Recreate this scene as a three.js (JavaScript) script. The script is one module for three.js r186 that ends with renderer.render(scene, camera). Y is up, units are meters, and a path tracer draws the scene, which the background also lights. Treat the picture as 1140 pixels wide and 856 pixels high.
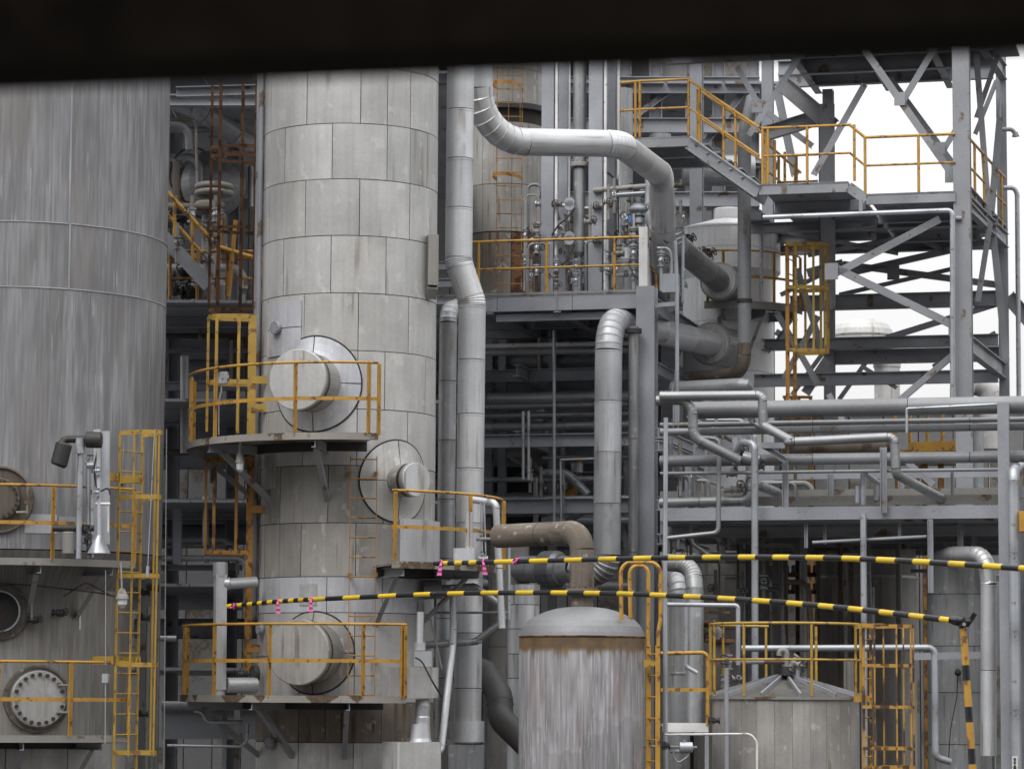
import * as THREE from 'three';
import { mergeGeometries } from 'three/addons/utils/BufferGeometryUtils.js';

// ---------------------------------------------------------------- camera, sky, sun, exposure
const EYE = 6, FPX = 3300, CX = 570, CY = 428;
const scene = new THREE.Scene();
const camera = new THREE.PerspectiveCamera(2 * Math.atan(CY / FPX) * 180 / Math.PI, 1024 / 768, 0.5, 900);
camera.position.set(0, EYE, 0);
camera.rotation.order = 'YXZ';
camera.rotation.set(Math.atan((775 - CY) / FPX), 0, 0.006);
camera.focus = 47; camera.userData.fStop = 3.3;
camera.updateMatrixWorld(true);
const SUN = new THREE.Vector3(-0.32, 0.76, 0.56).normalize();
const sun = new THREE.DirectionalLight(0xfffaf4, 1.5);
sun.position.copy(SUN).multiplyScalar(120).add(new THREE.Vector3(0, 5, -50));
sun.target.position.set(0, 5, -50);
sun.castShadow = true; sun.shadow.radius = 36; sun.shadow.mapSize.set(2048, 2048);
Object.assign(sun.shadow.camera, { left: -40, right: 40, top: 40, bottom: -40, near: 1, far: 260 });
scene.add(sun, sun.target);
{ // overcast sky, evenly bright, a little brighter round the veiled sun
  const w = 256, h = 128, a = new Float32Array(w * h * 4);
  for (let j = 0; j < h; j++) for (let i = 0; i < w; i++) {
    const el = ((j + 0.5) / h - 0.5) * Math.PI, az = ((i + 0.5) / w - 0.5) * 2 * Math.PI;
    const d = new THREE.Vector3(Math.cos(el) * Math.cos(az), Math.sin(el), Math.cos(el) * Math.sin(az));
    const s = Math.max(0, d.dot(SUN));
    let L = 1.02 * (1 + 2 * Math.max(0, Math.sin(el)));
    L *= 1 + 0.5 * Math.pow(s, 3) + 0.02 * Math.sin(az * 5 + Math.sin(el * 7) * 2);
    if (el < -0.02) L = 0.1;
    const k = (j * w + i) * 4; a[k] = L; a[k + 1] = L; a[k + 2] = L; a[k + 3] = 1;
  }
  const t = new THREE.DataTexture(a, w, h, THREE.RGBAFormat, THREE.FloatType);
  t.mapping = THREE.EquirectangularReflectionMapping; t.magFilter = THREE.LinearFilter; t.minFilter = THREE.LinearFilter; t.needsUpdate = true;
  scene.background = t; scene.environment = t;
}
const renderer = new THREE.WebGLRenderer({ antialias: true });
renderer.toneMapping = THREE.LinearToneMapping;
renderer.toneMappingExposure = 0.745;
renderer.shadowMap.enabled = true;
renderer.setSize(1024, 768);

// ---------------------------------------------------------------- small maths
let seed = 20240611;
const rnd = () => { seed = (seed + 0x6D2B79F5) | 0; let t = Math.imul(seed ^ (seed >>> 15), 1 | seed); t = (t + Math.imul(t ^ (t >>> 7), 61 | t)) ^ t; return ((t ^ (t >>> 14)) >>> 0) / 4294967296; };
const rr = (a, b) => a + (b - a) * rnd();
const V = (x, y, z) => new THREE.Vector3(x, y, z);
const D2 = Math.PI / 180;
const ray = (px, py) => V((px - CX) / FPX, (CY - py) / FPX, -1).applyMatrix4(camera.matrixWorld).sub(camera.position);
// a place in the world: where the line of sight through a point of the picture meets the upright plane d metres away
const P = (px, py, d) => { const r = ray(px, py); return r.multiplyScalar(d / -r.z).add(camera.position); };
// the same for planes that run with the plant's own grid (the frames stand turned by 14 degrees)
const YAW = 14 * D2, GU = V(Math.cos(YAW), 0, Math.sin(YAW)), GB = V(Math.sin(YAW), 0, -Math.cos(YAW)), UP = V(0, 1, 0);
const G = (px, py, v) => { const r = ray(px, py); return r.multiplyScalar(v / r.dot(GB)).add(camera.position); };
const atY = (p, y) => V(p.x, y, p.z);
const lerp = (a, b, t) => a.clone().lerp(b, t);
const dirA = t => V(Math.sin(t), 0, Math.cos(t));       // angle from the front, positive to the right

// ---------------------------------------------------------------- textures
const hash = (x, y, s) => { let h = Math.imul(x, 374761393) + Math.imul(y, 668265263) + Math.imul(s, 974711); h = Math.imul(h ^ (h >>> 13), 1274126177); return ((h ^ (h >>> 16)) >>> 0) / 4294967296; };
function vn(x, y, px, py, s) {
  const xi = Math.floor(x), yi = Math.floor(y); let fx = x - xi, fy = y - yi; fx = fx * fx * (3 - 2 * fx); fy = fy * fy * (3 - 2 * fy);
  const m = (n, p) => ((n % p) + p) % p, x0 = m(xi, px), x1 = m(xi + 1, px), y0 = m(yi, py), y1 = m(yi + 1, py);
  const a = hash(x0, y0, s), b = hash(x1, y0, s), c = hash(x0, y1, s), d = hash(x1, y1, s);
  return a + (b - a) * fx + (c - a) * fy + (a - b - c + d) * fx * fy;
}
function fbm(u, v, fx, fy, oct, s) { let t = 0, a = 0.5, n = 0; for (let i = 0; i < oct; i++) { t += a * vn(u * fx, v * fy, fx, fy, s + i); n += a; a *= 0.5; fx *= 2; fy *= 2; } return t / n; }
const sm = (a, b, x) => { const t = Math.min(1, Math.max(0, (x - a) / (b - a))); return t * t * (3 - 2 * t); };
const mix = (a, b, t) => a.map((q, i) => q + (b[i] - q) * t);
function tex(fn, metresU, metresV = metresU, w = 512, h = w, srgb = true) {
  const a = new Uint8Array(w * h * 4);
  for (let j = 0; j < h; j++) for (let i = 0; i < w; i++) {
    const c = fn(i / w, j / h), k = (j * w + i) * 4;
    for (let q = 0; q < 3; q++) a[k + q] = Math.max(0, Math.min(255, c[q]));
    a[k + 3] = 255;
  }
  const t = new THREE.DataTexture(a, w, h, THREE.RGBAFormat); t.wrapS = t.wrapT = THREE.RepeatWrapping;
  t.magFilter = THREE.LinearFilter; t.minFilter = THREE.LinearMipmapLinearFilter; t.generateMipmaps = true;
  if (srgb) t.colorSpace = THREE.SRGBColorSpace;
  t.repeat.set(1 / metresU, 1 / metresV); t.needsUpdate = true; return t;
}
const grey = x => [x, x, x];
// clad aluminium: soft blotches, thin run marks, brown dribbles
const cladFn = (base, dirt, s, drib = 0.5) => (u, v) => {
  const bl = fbm(u, v, 4, 3, 4, s), st = fbm(u, v, 60, 2, 3, s + 20), fine = fbm(u, v, 90, 90, 2, s + 40);
  let c = base.map(b => b + (bl - 0.5) * 46 + (st - 0.5) * 18 + (fine - 0.5) * 10);
  const d = sm(0.56, 0.82, fbm(u, v, 26, 2, 3, s + 60)) * sm(0.35, 0.7, fbm(u, v, 5, 4, 3, s + 70));
  c = mix(c, dirt, d * drib);
  const w = sm(0.7, 0.8, fbm(u, v, 18, 14, 4, s + 90)); c = mix(c, [214, 214, 212], w * 0.35);
  return c;
};
const dentT = tex((u, v) => grey(255 * fbm(u, v, 4, 4, 3, 300)), 1.6, 1.6, 256, 256, false);
const streakFn = (lo, hi, tint, s, k = 1) => (u, v) => {
  const a = fbm(u, v, 130, 9, 4, s), b = fbm(u, v, 26, 7, 4, s + 10), bl = fbm(u, v, 4, 5, 4, s + 20);
  const t = sm(0.2, 0.8, a * 0.55 + b * 0.45) * 0.7 + (bl - 0.5) * 0.55 + 0.15;
  let c = mix(lo, hi, Math.max(0, Math.min(1, t)));
  c = mix(c, hi.map(q => q + 32), sm(0.66, 0.78, fbm(u, v, 190, 12, 3, s + 30)) * sm(0.4, 0.62, fbm(u, v, 9, 6, 3, s + 35)) * 0.42 * k);
  c = mix(c, tint, sm(0.55, 0.8, fbm(u, v, 12, 3, 4, s + 50)) * 0.5 * k);
  return c;
};
const paintFn = (base, rust, amt, s, sc = 6) => (u, v) => {
  const n = fbm(u, v, sc, sc, 5, s), f = fbm(u, v, 60, 60, 2, s + 9), g = fbm(u, v, 3, 3, 3, s + 17);
  let c = base.map(b => b * (0.86 + 0.24 * g) + (f - 0.5) * 9);
  c = mix(c, rust.map(q => q * (0.7 + 0.6 * f)), sm(1 - amt, 1 - amt + 0.1, n));
  return c;
};
const M = {};
function mat(name, opt) { const m = new THREE.MeshStandardMaterial(opt); m.name = name; M[name] = m; return m; }
const tints = (name, n, opt, spread = 0.1) => { M[name] = []; for (let i = 0; i < n; i++) { const o = new THREE.MeshStandardMaterial(opt); const k = 1 - spread * i / Math.max(1, n - 1); o.color.setRGB(k, k * (1 - 0.004 * (i % 3)), k * (1 - 0.012 * (i % 3))); o.name = name + i; M[name].push(o); } };
const pick = m => Array.isArray(m) ? m[Math.floor(rnd() * m.length)] : m;
tints('clad', 5, { map: tex(cladFn([180, 180, 180], [128, 120, 109], 1, 0.75), 3.1), bumpMap: dentT, bumpScale: 0.012, metalness: 0.25, roughness: 0.52 }, 0.13);
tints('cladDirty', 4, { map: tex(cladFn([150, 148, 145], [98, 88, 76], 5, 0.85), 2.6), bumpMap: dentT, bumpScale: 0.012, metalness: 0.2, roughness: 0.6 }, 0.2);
tints('cladRust', 3, { map: tex(cladFn([122, 114, 105], [84, 66, 50], 9, 1.0), 2.1), bumpMap: dentT, bumpScale: 0.012, metalness: 0.15, roughness: 0.7 }, 0.2);
tints('jacket', 4, { map: tex(cladFn([194, 196, 200], [140, 134, 126], 13, 0.7), 2.3), bumpMap: dentT, bumpScale: 0.006, metalness: 0.6, roughness: 0.5 }, 0.14);
tints('jacketDull', 3, { map: tex(cladFn([150, 152, 155], [108, 101, 93], 17, 0.6), 1.9), bumpMap: dentT, bumpScale: 0.006, metalness: 0.55, roughness: 0.48 }, 0.16);
mat('tower', { map: tex(streakFn([98, 98, 100], [150, 150, 154], [112, 108, 106], 21), 4.2, 6.5, 1024), bumpMap: dentT, bumpScale: 0.005, metalness: 0.0, roughness: 0.72 });
mat('towerLow', { map: tex(streakFn([112, 110, 107], [152, 151, 149], [116, 106, 95], 27, 0.8), 3.7, 4.3), bumpMap: dentT, bumpScale: 0.008, metalness: 0.2, roughness: 0.55 });
mat('white', { map: tex(paintFn([212, 212, 212], [150, 140, 124], 0.3, 33), 1.2), metalness: 0, roughness: 0.55 });
mat('yellow', { map: tex(paintFn([180, 136, 54], [112, 82, 48], 0.38, 37, 10), 0.9), metalness: 0, roughness: 0.5 });
mat('yellowPale', { map: tex(paintFn([172, 140, 62], [118, 90, 52], 0.36, 41, 8), 0.9), metalness: 0, roughness: 0.5 });
mat('yellowRust', { map: tex(paintFn([176, 134, 58], [74, 50, 34], 0.46, 45, 4), 1.3), metalness: 0, roughness: 0.65 });
mat('ochre', { map: tex(paintFn([156, 112, 46], [92, 60, 34], 0.42, 47, 8), 0.9), metalness: 0, roughness: 0.6 });
mat('rust', { map: tex(paintFn([106, 74, 50], [62, 40, 28], 0.5, 51, 8), 1.1), metalness: 0, roughness: 0.85 });
mat('steel', { map: tex(paintFn([146, 149, 156], [116, 100, 88], 0.24, 55, 8), 2.3), metalness: 0.05, roughness: 0.5 });
mat('steelDark', { map: tex(paintFn([140, 142, 148], [104, 90, 78], 0.32, 57, 7), 2.1), metalness: 0.05, roughness: 0.55 });
mat('steelWarm', { map: tex(paintFn([132, 130, 126], [92, 72, 56], 0.36, 58, 7), 1.7), metalness: 0.05, roughness: 0.6 });
mat('towerSteel', { map: tex(paintFn([138, 140, 145], [104, 90, 78], 0.3, 56, 8), 1.9), metalness: 0.05, roughness: 0.55 });
mat('galv', { map: tex(paintFn([168, 172, 178], [132, 126, 118], 0.3, 59, 14), 1.3), metalness: 0.5, roughness: 0.42 });
mat('deck', { map: tex(paintFn([140, 136, 130], [84, 70, 56], 0.48, 61, 9), 1.5), metalness: 0, roughness: 0.8 });
mat('dusty', { map: tex(cladFn([100, 92, 83], [72, 58, 46], 65, 0.9), 1.9), metalness: 0.1, roughness: 0.75 });
mat('brownPipe', { map: tex(paintFn([84, 76, 68], [60, 44, 32], 0.45, 67, 6), 1.4), metalness: 0.1, roughness: 0.7 });
mat('dark', { map: tex(paintFn([52, 51, 52], [60, 46, 36], 0.35, 69, 7), 1.5), metalness: 0.1, roughness: 0.6 });
mat('mastic', { color: new THREE.Color().setRGB(0.03, 0.028, 0.025), metalness: 0, roughness: 0.9 });
M.girder = new THREE.MeshPhysicalMaterial({ map: tex(paintFn([34, 30, 25], [29, 25, 21], 0.4, 71, 5), 3), metalness: 0, roughness: 0.95, specularIntensity: 0.15 }); M.girder.name = 'girder';
mat('wall', { map: tex(paintFn([118, 118, 119], [98, 92, 86], 0.4, 73, 5), 5), metalness: 0, roughness: 0.9 });
mat('bandYellow', { map: tex(paintFn([204, 172, 40], [176, 148, 50], 0.2, 75, 8), 1.1), metalness: 0, roughness: 0.38 });
mat('bandBlack', { map: tex(paintFn([26, 27, 31], [44, 44, 46], 0.3, 77, 8), 1.1), metalness: 0, roughness: 0.38 });
tints('greyPipe', 3, { map: tex(paintFn([128, 130, 134], [104, 96, 88], 0.3, 63, 5), 2.7), metalness: 0.12, roughness: 0.5 }, 0.12);
mat('lightGrey', { map: tex(cladFn([180, 182, 188], [148, 144, 136], 68, 0.4), 1.7), metalness: 0.2, roughness: 0.5 });
mat('roofGrey', { map: tex(paintFn([84, 82, 80], [64, 58, 52], 0.4, 64, 6), 1.4), metalness: 0.05, roughness: 0.75 });
mat('pale', { map: tex(cladFn([222, 223, 225], [176, 172, 165], 66, 0.4), 2.7), metalness: 0.05, roughness: 0.5 });
mat('pink', { color: new THREE.Color(0xc2568f), roughness: 0.6, side: THREE.DoubleSide });
mat('blue', { color: new THREE.Color(0x3d62a8), roughness: 0.5 });
mat('ground', { map: tex(paintFn([78, 76, 74], [62, 60, 57], 0.5, 79, 5), 9), roughness: 0.95 });
mat('glass', { color: new THREE.Color(0xc9cccc), roughness: 0.2, metalness: 0.1 });

// ---------------------------------------------------------------- geometry builders (all non-indexed, uv in metres)
class GB_ { constructor() { this.p = []; this.n = []; this.t = []; }
  v(p, n, u, w) { this.p.push(p.x, p.y, p.z); this.n.push(n.x, n.y, n.z); this.t.push(u, w); }
  quad(a, b, c, d, n4, uv4) { for (const i of [0, 1, 2, 0, 2, 3]) { const q = [a, b, c, d][i]; this.v(q, n4[i], uv4[i][0], uv4[i][1]); } }
  face(pts, uvs) { const n = pts[1].clone().sub(pts[0]).cross(pts[2].clone().sub(pts[0])).normalize(); for (let i = 1; i + 1 < pts.length; i++) for (const k of [0, i, i + 1]) this.v(pts[k], n, uvs[k][0], uvs[k][1]); }
  geo() { const g = new THREE.BufferGeometry(); g.setAttribute('position', new THREE.Float32BufferAttribute(this.p, 3)); g.setAttribute('normal', new THREE.Float32BufferAttribute(this.n, 3)); g.setAttribute('uv', new THREE.Float32BufferAttribute(this.t, 2)); return g; }
}
const merge = gs => gs.length === 1 ? gs[0] : mergeGeometries(gs, false);
const frameOf = d => { const a = Math.abs(d.y) > 0.9 ? V(0, 0, 1) : UP; const s = V(0, 0, 0).crossVectors(a, d).normalize(); return [s, V(0, 0, 0).crossVectors(d, s).normalize()]; };
// tube through points with a radius at each; every stretch keeps its own normals so that rims and mitred gores stay crisp
function tube(pts, rad, seg = 12, { caps = true, smooth = false } = {}) {
  const n = pts.length, R = i => Array.isArray(rad) ? rad[i] : rad, b = new GB_(), u0 = rr(0, 3), v0 = rr(0, 3);
  const seg_d = []; for (let i = 0; i + 1 < n; i++) { const d = pts[i + 1].clone().sub(pts[i]); seg_d.push(d.lengthSq() < 1e-10 ? null : d.normalize()); }
  for (let i = 0; i < seg_d.length; i++) if (!seg_d[i]) seg_d[i] = (seg_d[i - 1] || seg_d.find(q => q)).clone();
  let [s, w] = frameOf(seg_d[0]); const rings = []; let prev = seg_d[0], len = 0;
  for (let i = 0; i < n; i++) {
    const din = seg_d[Math.max(0, i - 1)], dout = seg_d[Math.min(n - 2, i)], t = din.clone().add(dout).normalize();
    const q = new THREE.Quaternion().setFromUnitVectors(prev, t); s = s.clone().applyQuaternion(q); w = w.clone().applyQuaternion(q); prev = t;
    if (i) len += pts[i].distanceTo(pts[i - 1]);
    const k = 1 / Math.max(0.5, t.dot(din)), ring = [], mit = din.clone().sub(dout); const ml = mit.length(); if (ml > 1e-6) mit.multiplyScalar(1 / ml);
    for (let j = 0; j <= seg; j++) { const a = j / seg * Math.PI * 2, o = s.clone().multiplyScalar(Math.cos(a)).addScaledVector(w, Math.sin(a)); const nn = o.clone(); if (ml > 1e-6) o.addScaledVector(mit, o.dot(mit) * (k - 1)); ring.push([pts[i].clone().addScaledVector(o, R(i)), nn]); }
    rings.push([ring, len]);
  }
  const rm = R(0) || R(1) || 0.1;
  for (let i = 0; i + 1 < n; i++) {
    const [A, la] = rings[i], [B, lb] = rings[i + 1], d = seg_d[i], L = Math.max(1e-6, pts[i].distanceTo(pts[i + 1])), sl = (R(i) - R(i + 1)) / L;
    const nor = o => smooth ? o : o.clone().addScaledVector(d, -o.dot(d)).normalize().addScaledVector(d, Math.max(-20, Math.min(20, sl))).normalize();
    for (let j = 0; j < seg; j++) { const ua = u0 + j / seg * 6.283 * rm, ub = u0 + (j + 1) / seg * 6.283 * rm;
      b.quad(A[j][0], A[j + 1][0], B[j + 1][0], B[j][0], [nor(A[j][1]), nor(A[j + 1][1]), nor(B[j + 1][1]), nor(B[j][1])], [[ua, v0 + la], [ub, v0 + la], [ub, v0 + lb], [ua, v0 + lb]]); }
  }
  if (caps) for (const e of [0, n - 1]) if (R(e) > 1e-4) { const ring = rings[e][0].slice(0, seg).map(q => q[0]); if (!e) ring.reverse(); b.face(ring, ring.map((q, j) => [u0 + Math.cos(j / seg * 6.283) * R(e), v0 + Math.sin(j / seg * 6.283) * R(e)])); }
  return b.geo();
}
const rod = (a, b, r, seg = 8) => tube([a, b], r, seg);
// corners of a polyline rounded
function fillet(pts, bend, n = 6) {
  const out = [{ p: pts[0], c: -1 }];
  for (let i = 1; i + 1 < pts.length; i++) {
    const a = pts[i - 1], p = pts[i], c = pts[i + 1], d0 = a.clone().sub(p), d1 = c.clone().sub(p), l0 = d0.length(), l1 = d1.length(); d0.normalize(); d1.normalize();
    const ang = Math.PI - d0.angleTo(d1); if (ang < 0.03) { out.push({ p, c: -1 }); continue; }
    const B = Array.isArray(bend) ? bend[i] : bend;
    const t = Math.min(B * Math.tan(ang / 2), l0 * (i === 1 ? 0.95 : 0.49), l1 * (i === pts.length - 2 ? 0.95 : 0.49)), R = t / Math.tan(ang / 2);
    const bis = d0.clone().add(d1).normalize(), cen = p.clone().addScaledVector(bis, R / Math.cos(ang / 2));
    const s = p.clone().addScaledVector(d0, t).sub(cen), ax = V(0, 0, 0).crossVectors(s, p.clone().addScaledVector(d1, t).sub(cen)).normalize();
    for (let k = 0; k <= n; k++) out.push({ p: cen.clone().add(s.clone().applyAxisAngle(ax, ang * k / n)), c: i });
  }
  out.push({ p: pts[pts.length - 1], c: -1 }); return out;
}
const bent = (pts, r, bend = r * 3, seg = 8, n = 5) => tube(fillet(pts, bend, n).map(q => q.p), r, seg, { smooth: true });
// section swept between two points; sec in [side, up] metres
function prism(sec, a, b, up = UP) {
  const d = b.clone().sub(a), L = d.length(); d.normalize();
  let u = up.clone().addScaledVector(d, -up.dot(d)); if (u.lengthSq() < 1e-6) u = V(0, 0, 1).addScaledVector(d, -d.z); u.normalize();
  const s = V(0, 0, 0).crossVectors(d, u).normalize(), g = new GB_(), u0 = rr(0, 3), v0 = rr(0, 3);
  if (THREE.ShapeUtils.area(sec.map(q => new THREE.Vector2(q[0], q[1]))) < 0) sec = sec.slice().reverse();
  const at = (q, o) => o.clone().addScaledVector(s, q[0]).addScaledVector(u, q[1]); let w = 0;
  for (let i = 0; i < sec.length; i++) { const q = sec[i], r = sec[(i + 1) % sec.length], e = Math.hypot(q[0] - r[0], q[1] - r[1]);
    g.face([at(q, a), at(q, b), at(r, b), at(r, a)].reverse(), [[u0 + w, v0], [u0 + w, v0 + L], [u0 + w + e, v0 + L], [u0 + w + e, v0]].reverse()); w += e; }
  const tri = THREE.ShapeUtils.triangulateShape(sec.map(q => new THREE.Vector2(q[0], q[1])), []);
  for (const t of tri) { g.face([...t].reverse().map(k => at(sec[k], a)), [...t].reverse().map(k => [u0 + sec[k][0], v0 + sec[k][1]])); g.face(t.map(k => at(sec[k], b)), t.map(k => [u0 + sec[k][0], v0 + sec[k][1]])); }
  return g.geo();
}
const secI = (h, w, tf = 0.02, tw = 0.014) => { const a = w / 2, c = tw / 2, y = h / 2; return [[-a, -y], [a, -y], [a, -y + tf], [c, -y + tf], [c, y - tf], [a, y - tf], [a, y], [-a, y], [-a, y - tf], [-c, y - tf], [-c, -y + tf], [-a, -y + tf]]; };
const secC = (h, w, t = 0.015) => [[0, -h / 2], [w, -h / 2], [w, -h / 2 + t], [t, -h / 2 + t], [t, h / 2 - t], [w, h / 2 - t], [w, h / 2], [0, h / 2]];
const secL = (w, t = 0.008) => [[0, 0], [w, 0], [w, t], [t, t], [t, w], [0, w]];
const secR = (w, h) => [[-w / 2, -h / 2], [w / 2, -h / 2], [w / 2, h / 2], [-w / 2, h / 2]];
const bar = (a, b, w, h, up) => prism(secR(w, h), a, b, up);
const ibeam = (a, b, h = 0.25, w = 0.2, up) => prism(secI(h, w), a, b, up);
// box with its base centre at p, turned with the grid
const block = (p, w, h, d, fwd = GB) => prism(secR(w, d), p, V(p.x, p.y + h, p.z), fwd);
function chamferBlock(p, w, h, d, c = 0.03, fwd = GB) { const a = w / 2, e = d / 2; return prism([[-a + c, -e], [a - c, -e], [a, -e + c], [a, e - c], [a - c, e], [-a + c, e], [-a, e - c], [-a, -e + c]], p, V(p.x, p.y + h, p.z), fwd); }
// round things about an upright axis through c: profile of [radius, height] pairs
function turned(c, prof, seg = 32, uv) { const pts = prof.map(q => V(c.x, q[1], c.z)); return tube2(pts, prof.map(q => q[0]), seg, uv); }
function tube2(pts, rad, seg, uv) { // lathe with a normal per stretch, angles from the front
  const b = new GB_(), c = pts[0], u0 = uv ? uv[0] : rr(0, 5); let l = uv ? uv[1] : rr(0, 4);
  const rm = Math.max(...rad);
  for (let i = 0; i + 1 < pts.length; i++) { const y0 = pts[i].y, y1 = pts[i + 1].y, r0 = rad[i], r1 = rad[i + 1], dr = r1 - r0, dy = y1 - y0, L = Math.hypot(dr, dy); if (L < 1e-6) continue;
    for (let j = 0; j < seg; j++) { const t0 = j / seg * 6.2831853, t1 = (j + 1) / seg * 6.2831853, d0 = dirA(t0), d1 = dirA(t1);
      const q = (d, r, y) => V(c.x + d.x * r, y, c.z + d.z * r), nn = d => V(d.x * dy / L, -dr / L, d.z * dy / L);
      b.quad(q(d0, r0, y0), q(d1, r0, y0), q(d1, r1, y1), q(d0, r1, y1), [nn(d0), nn(d1), nn(d1), nn(d0)], [[u0 + t0 * rm, l], [u0 + t1 * rm, l], [u0 + t1 * rm, l + L], [u0 + t0 * rm, l + L]]); }
    l += L; }
  return b.geo();
}
// curved plate on a cylinder
function shellPlate(c, R, th, a0, a1, y0, y1, seg = 6) {
  const b = new GB_(), u0 = rr(0, 5), v0 = rr(0, 5), ri = R - th, q = (a, r, y) => { const d = dirA(a); return V(c.x + d.x * r, y, c.z + d.z * r); };
  for (let i = 0; i < seg; i++) { const s = a0 + (a1 - a0) * i / seg, t = a0 + (a1 - a0) * (i + 1) / seg, ds = dirA(s), dt = dirA(t);
    b.quad(q(s, R, y0), q(t, R, y0), q(t, R, y1), q(s, R, y1), [ds, dt, dt, ds], [[u0 + s * R, v0], [u0 + t * R, v0], [u0 + t * R, v0 + y1 - y0], [u0 + s * R, v0 + y1 - y0]]);
    b.face([q(s, R, y1), q(t, R, y1), q(t, ri, y1), q(s, ri, y1)], [[s, 0], [t, 0], [t, th], [s, th]]);
    b.face([q(s, ri, y0), q(t, ri, y0), q(t, R, y0), q(s, R, y0)], [[s, 0], [t, 0], [t, th], [s, th]]); 
    b.quad(q(t, ri, y0), q(s, ri, y0), q(s, ri, y1), q(t, ri, y1), [dt, ds, ds, dt].map(d => d.clone().negate()), [[u0, 0], [u0 + 0.1, 0], [u0 + 0.1, 1], [u0, 1]]); }
  b.face([q(a0, ri, y0), q(a0, R, y0), q(a0, R, y1), q(a0, ri, y1)], [[0, 0], [th, 0], [th, 1], [0, 1]]);
  b.face([q(a1, R, y0), q(a1, ri, y0), q(a1, ri, y1), q(a1, R, y1)], [[0, 0], [th, 0], [th, 1], [0, 1]]);
  return b.geo();
}
const disc = (c, n, r, th, seg = 24) => tube([c, c.clone().addScaledVector(n, th)], r, seg);

// ---------------------------------------------------------------- things and parts
const taken = {};
const numbered = n => { taken[n] = (taken[n] || 0) + 1; return taken[n] === 1 ? n : n + '_' + String(taken[n] - 1).padStart(3, '0'); };
function thing(name, label, category, base, group) { const o = new THREE.Group(); o.name = numbered(name); o.position.copy(base); o.userData = { label, category }; if (group) o.userData.group = group; scene.add(o); return o; }
function part(parent, name, geo, m, label) {
  let p = parent; const off = V(0, 0, 0); while (p && p !== scene) { off.add(p.position); p = p.parent; }
  if (Array.isArray(geo)) geo = merge(geo);
  geo.translate(-off.x, -off.y, -off.z);
  const o = new THREE.Mesh(geo, pick(m)); o.name = name; o.castShadow = o.receiveShadow = true; if (label) o.userData.label = label; parent.add(o); return o;
}
function solo(name, label, category, geo, m, group) { if (Array.isArray(geo)) geo = merge(geo); const o = new THREE.Mesh(geo, pick(m)); o.name = numbered(name); o.userData = { label, category }; if (group) o.userData.group = group; o.castShadow = o.receiveShadow = true; scene.add(o); return o; }
function struct(name, geo, m) { const o = new THREE.Mesh(geo, m); o.name = name; o.userData = { kind: 'structure' }; o.castShadow = o.receiveShadow = true; scene.add(o); return o; }

// jacketed pipe: sections with open joints over a dark core, gored elbows
function jacketed(t, pts, r, m, { bend = r * 3, sec = 0.85, seg = 22, gores = 7, gap = 0.012, em } = {}) {
  const f = fillet(pts, bend, gores), core = f.map(q => q.p); em = em || m;
  part(t, 'pipe_core', tube(core, r * 0.93, 14), M.mastic);
  let i = 0; while (i + 1 < f.length) {
    if (f[i].c >= 0 && f[i + 1].c === f[i].c) { let j = i; while (j + 1 < f.length && f[j + 1].c === f[i].c) j++;
      const q = [], rad = []; for (let k = i; k <= j; k++) { q.push(f[k].p); rad.push(r * (1 + 0.012 * (k % 2))); if (k > i && k < j) { const d = f[k + 1].p.clone().sub(f[k].p).normalize(); q[q.length - 1] = f[k].p.clone().addScaledVector(d, -0.008); rad[rad.length - 1] = r; q.push(f[k].p.clone()); rad.push(r * 1.03); q.push(f[k].p.clone().addScaledVector(d, 0.012)); rad.push(r); } }
      part(t, 'elbow', tube(q, rad, seg), em); i = j; }
    else { const a = f[i].p, b = f[i + 1].p, L = a.distanceTo(b), n = Math.max(1, Math.round(L / sec)), d = b.clone().sub(a).normalize();
      for (let k = 0; k < n; k++) { const s = a.clone().addScaledVector(d, L * k / n + gap / 2), e = a.clone().addScaledVector(d, L * (k + 1) / n - gap / 2), l = s.distanceTo(e); if (l < 0.01) continue;
        const m1 = s.clone().addScaledVector(d, Math.min(0.03, l * 0.3)), m2 = s.clone().addScaledVector(d, Math.min(0.035, l * 0.35));
        part(t, 'section', tube([s, m1, m2, e], [r * 1.018, r * 1.018, r, r], seg), m); } i++; }
  }
  return t;
}
function bareRuns(t, pts, r, m, bend, seg = 14) { // plain pipe: straight runs and bends as parts
  const f = fillet(pts, bend, 6); let i = 0;
  while (i + 1 < f.length) { if (f[i].c >= 0 && f[i + 1].c === f[i].c) { let j = i; while (j + 1 < f.length && f[j + 1].c === f[i].c) j++; part(t, 'elbow', tube(f.slice(i, j + 1).map(q => q.p), r, seg, { smooth: true }), m); i = j; }
    else { if (f[i].p.distanceTo(f[i + 1].p) > 0.01) { const d = f[i + 1].p.clone().sub(f[i].p).normalize(); part(t, 'pipe_run', tube([f[i].p.clone().addScaledVector(d, -0.004), f[i + 1].p.clone().addScaledVector(d, 0.004)], r * 0.992, seg), m); } i++; } }
}
const pipe = (label, pts, r, m, bend = r * 3, group, name = 'process_pipe') => { const t = thing(name, label, 'pipe', pts[0], group); bareRuns(t, pts, r, m, bend, r > 0.06 ? 16 : 10); return t; };
const jpipe = (label, pts, r, m, o = {}) => { const t = thing(o.name || 'insulated_pipe', label, 'pipe', pts[0], o.group); jacketed(t, pts, r, m, o); return t; };
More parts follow.
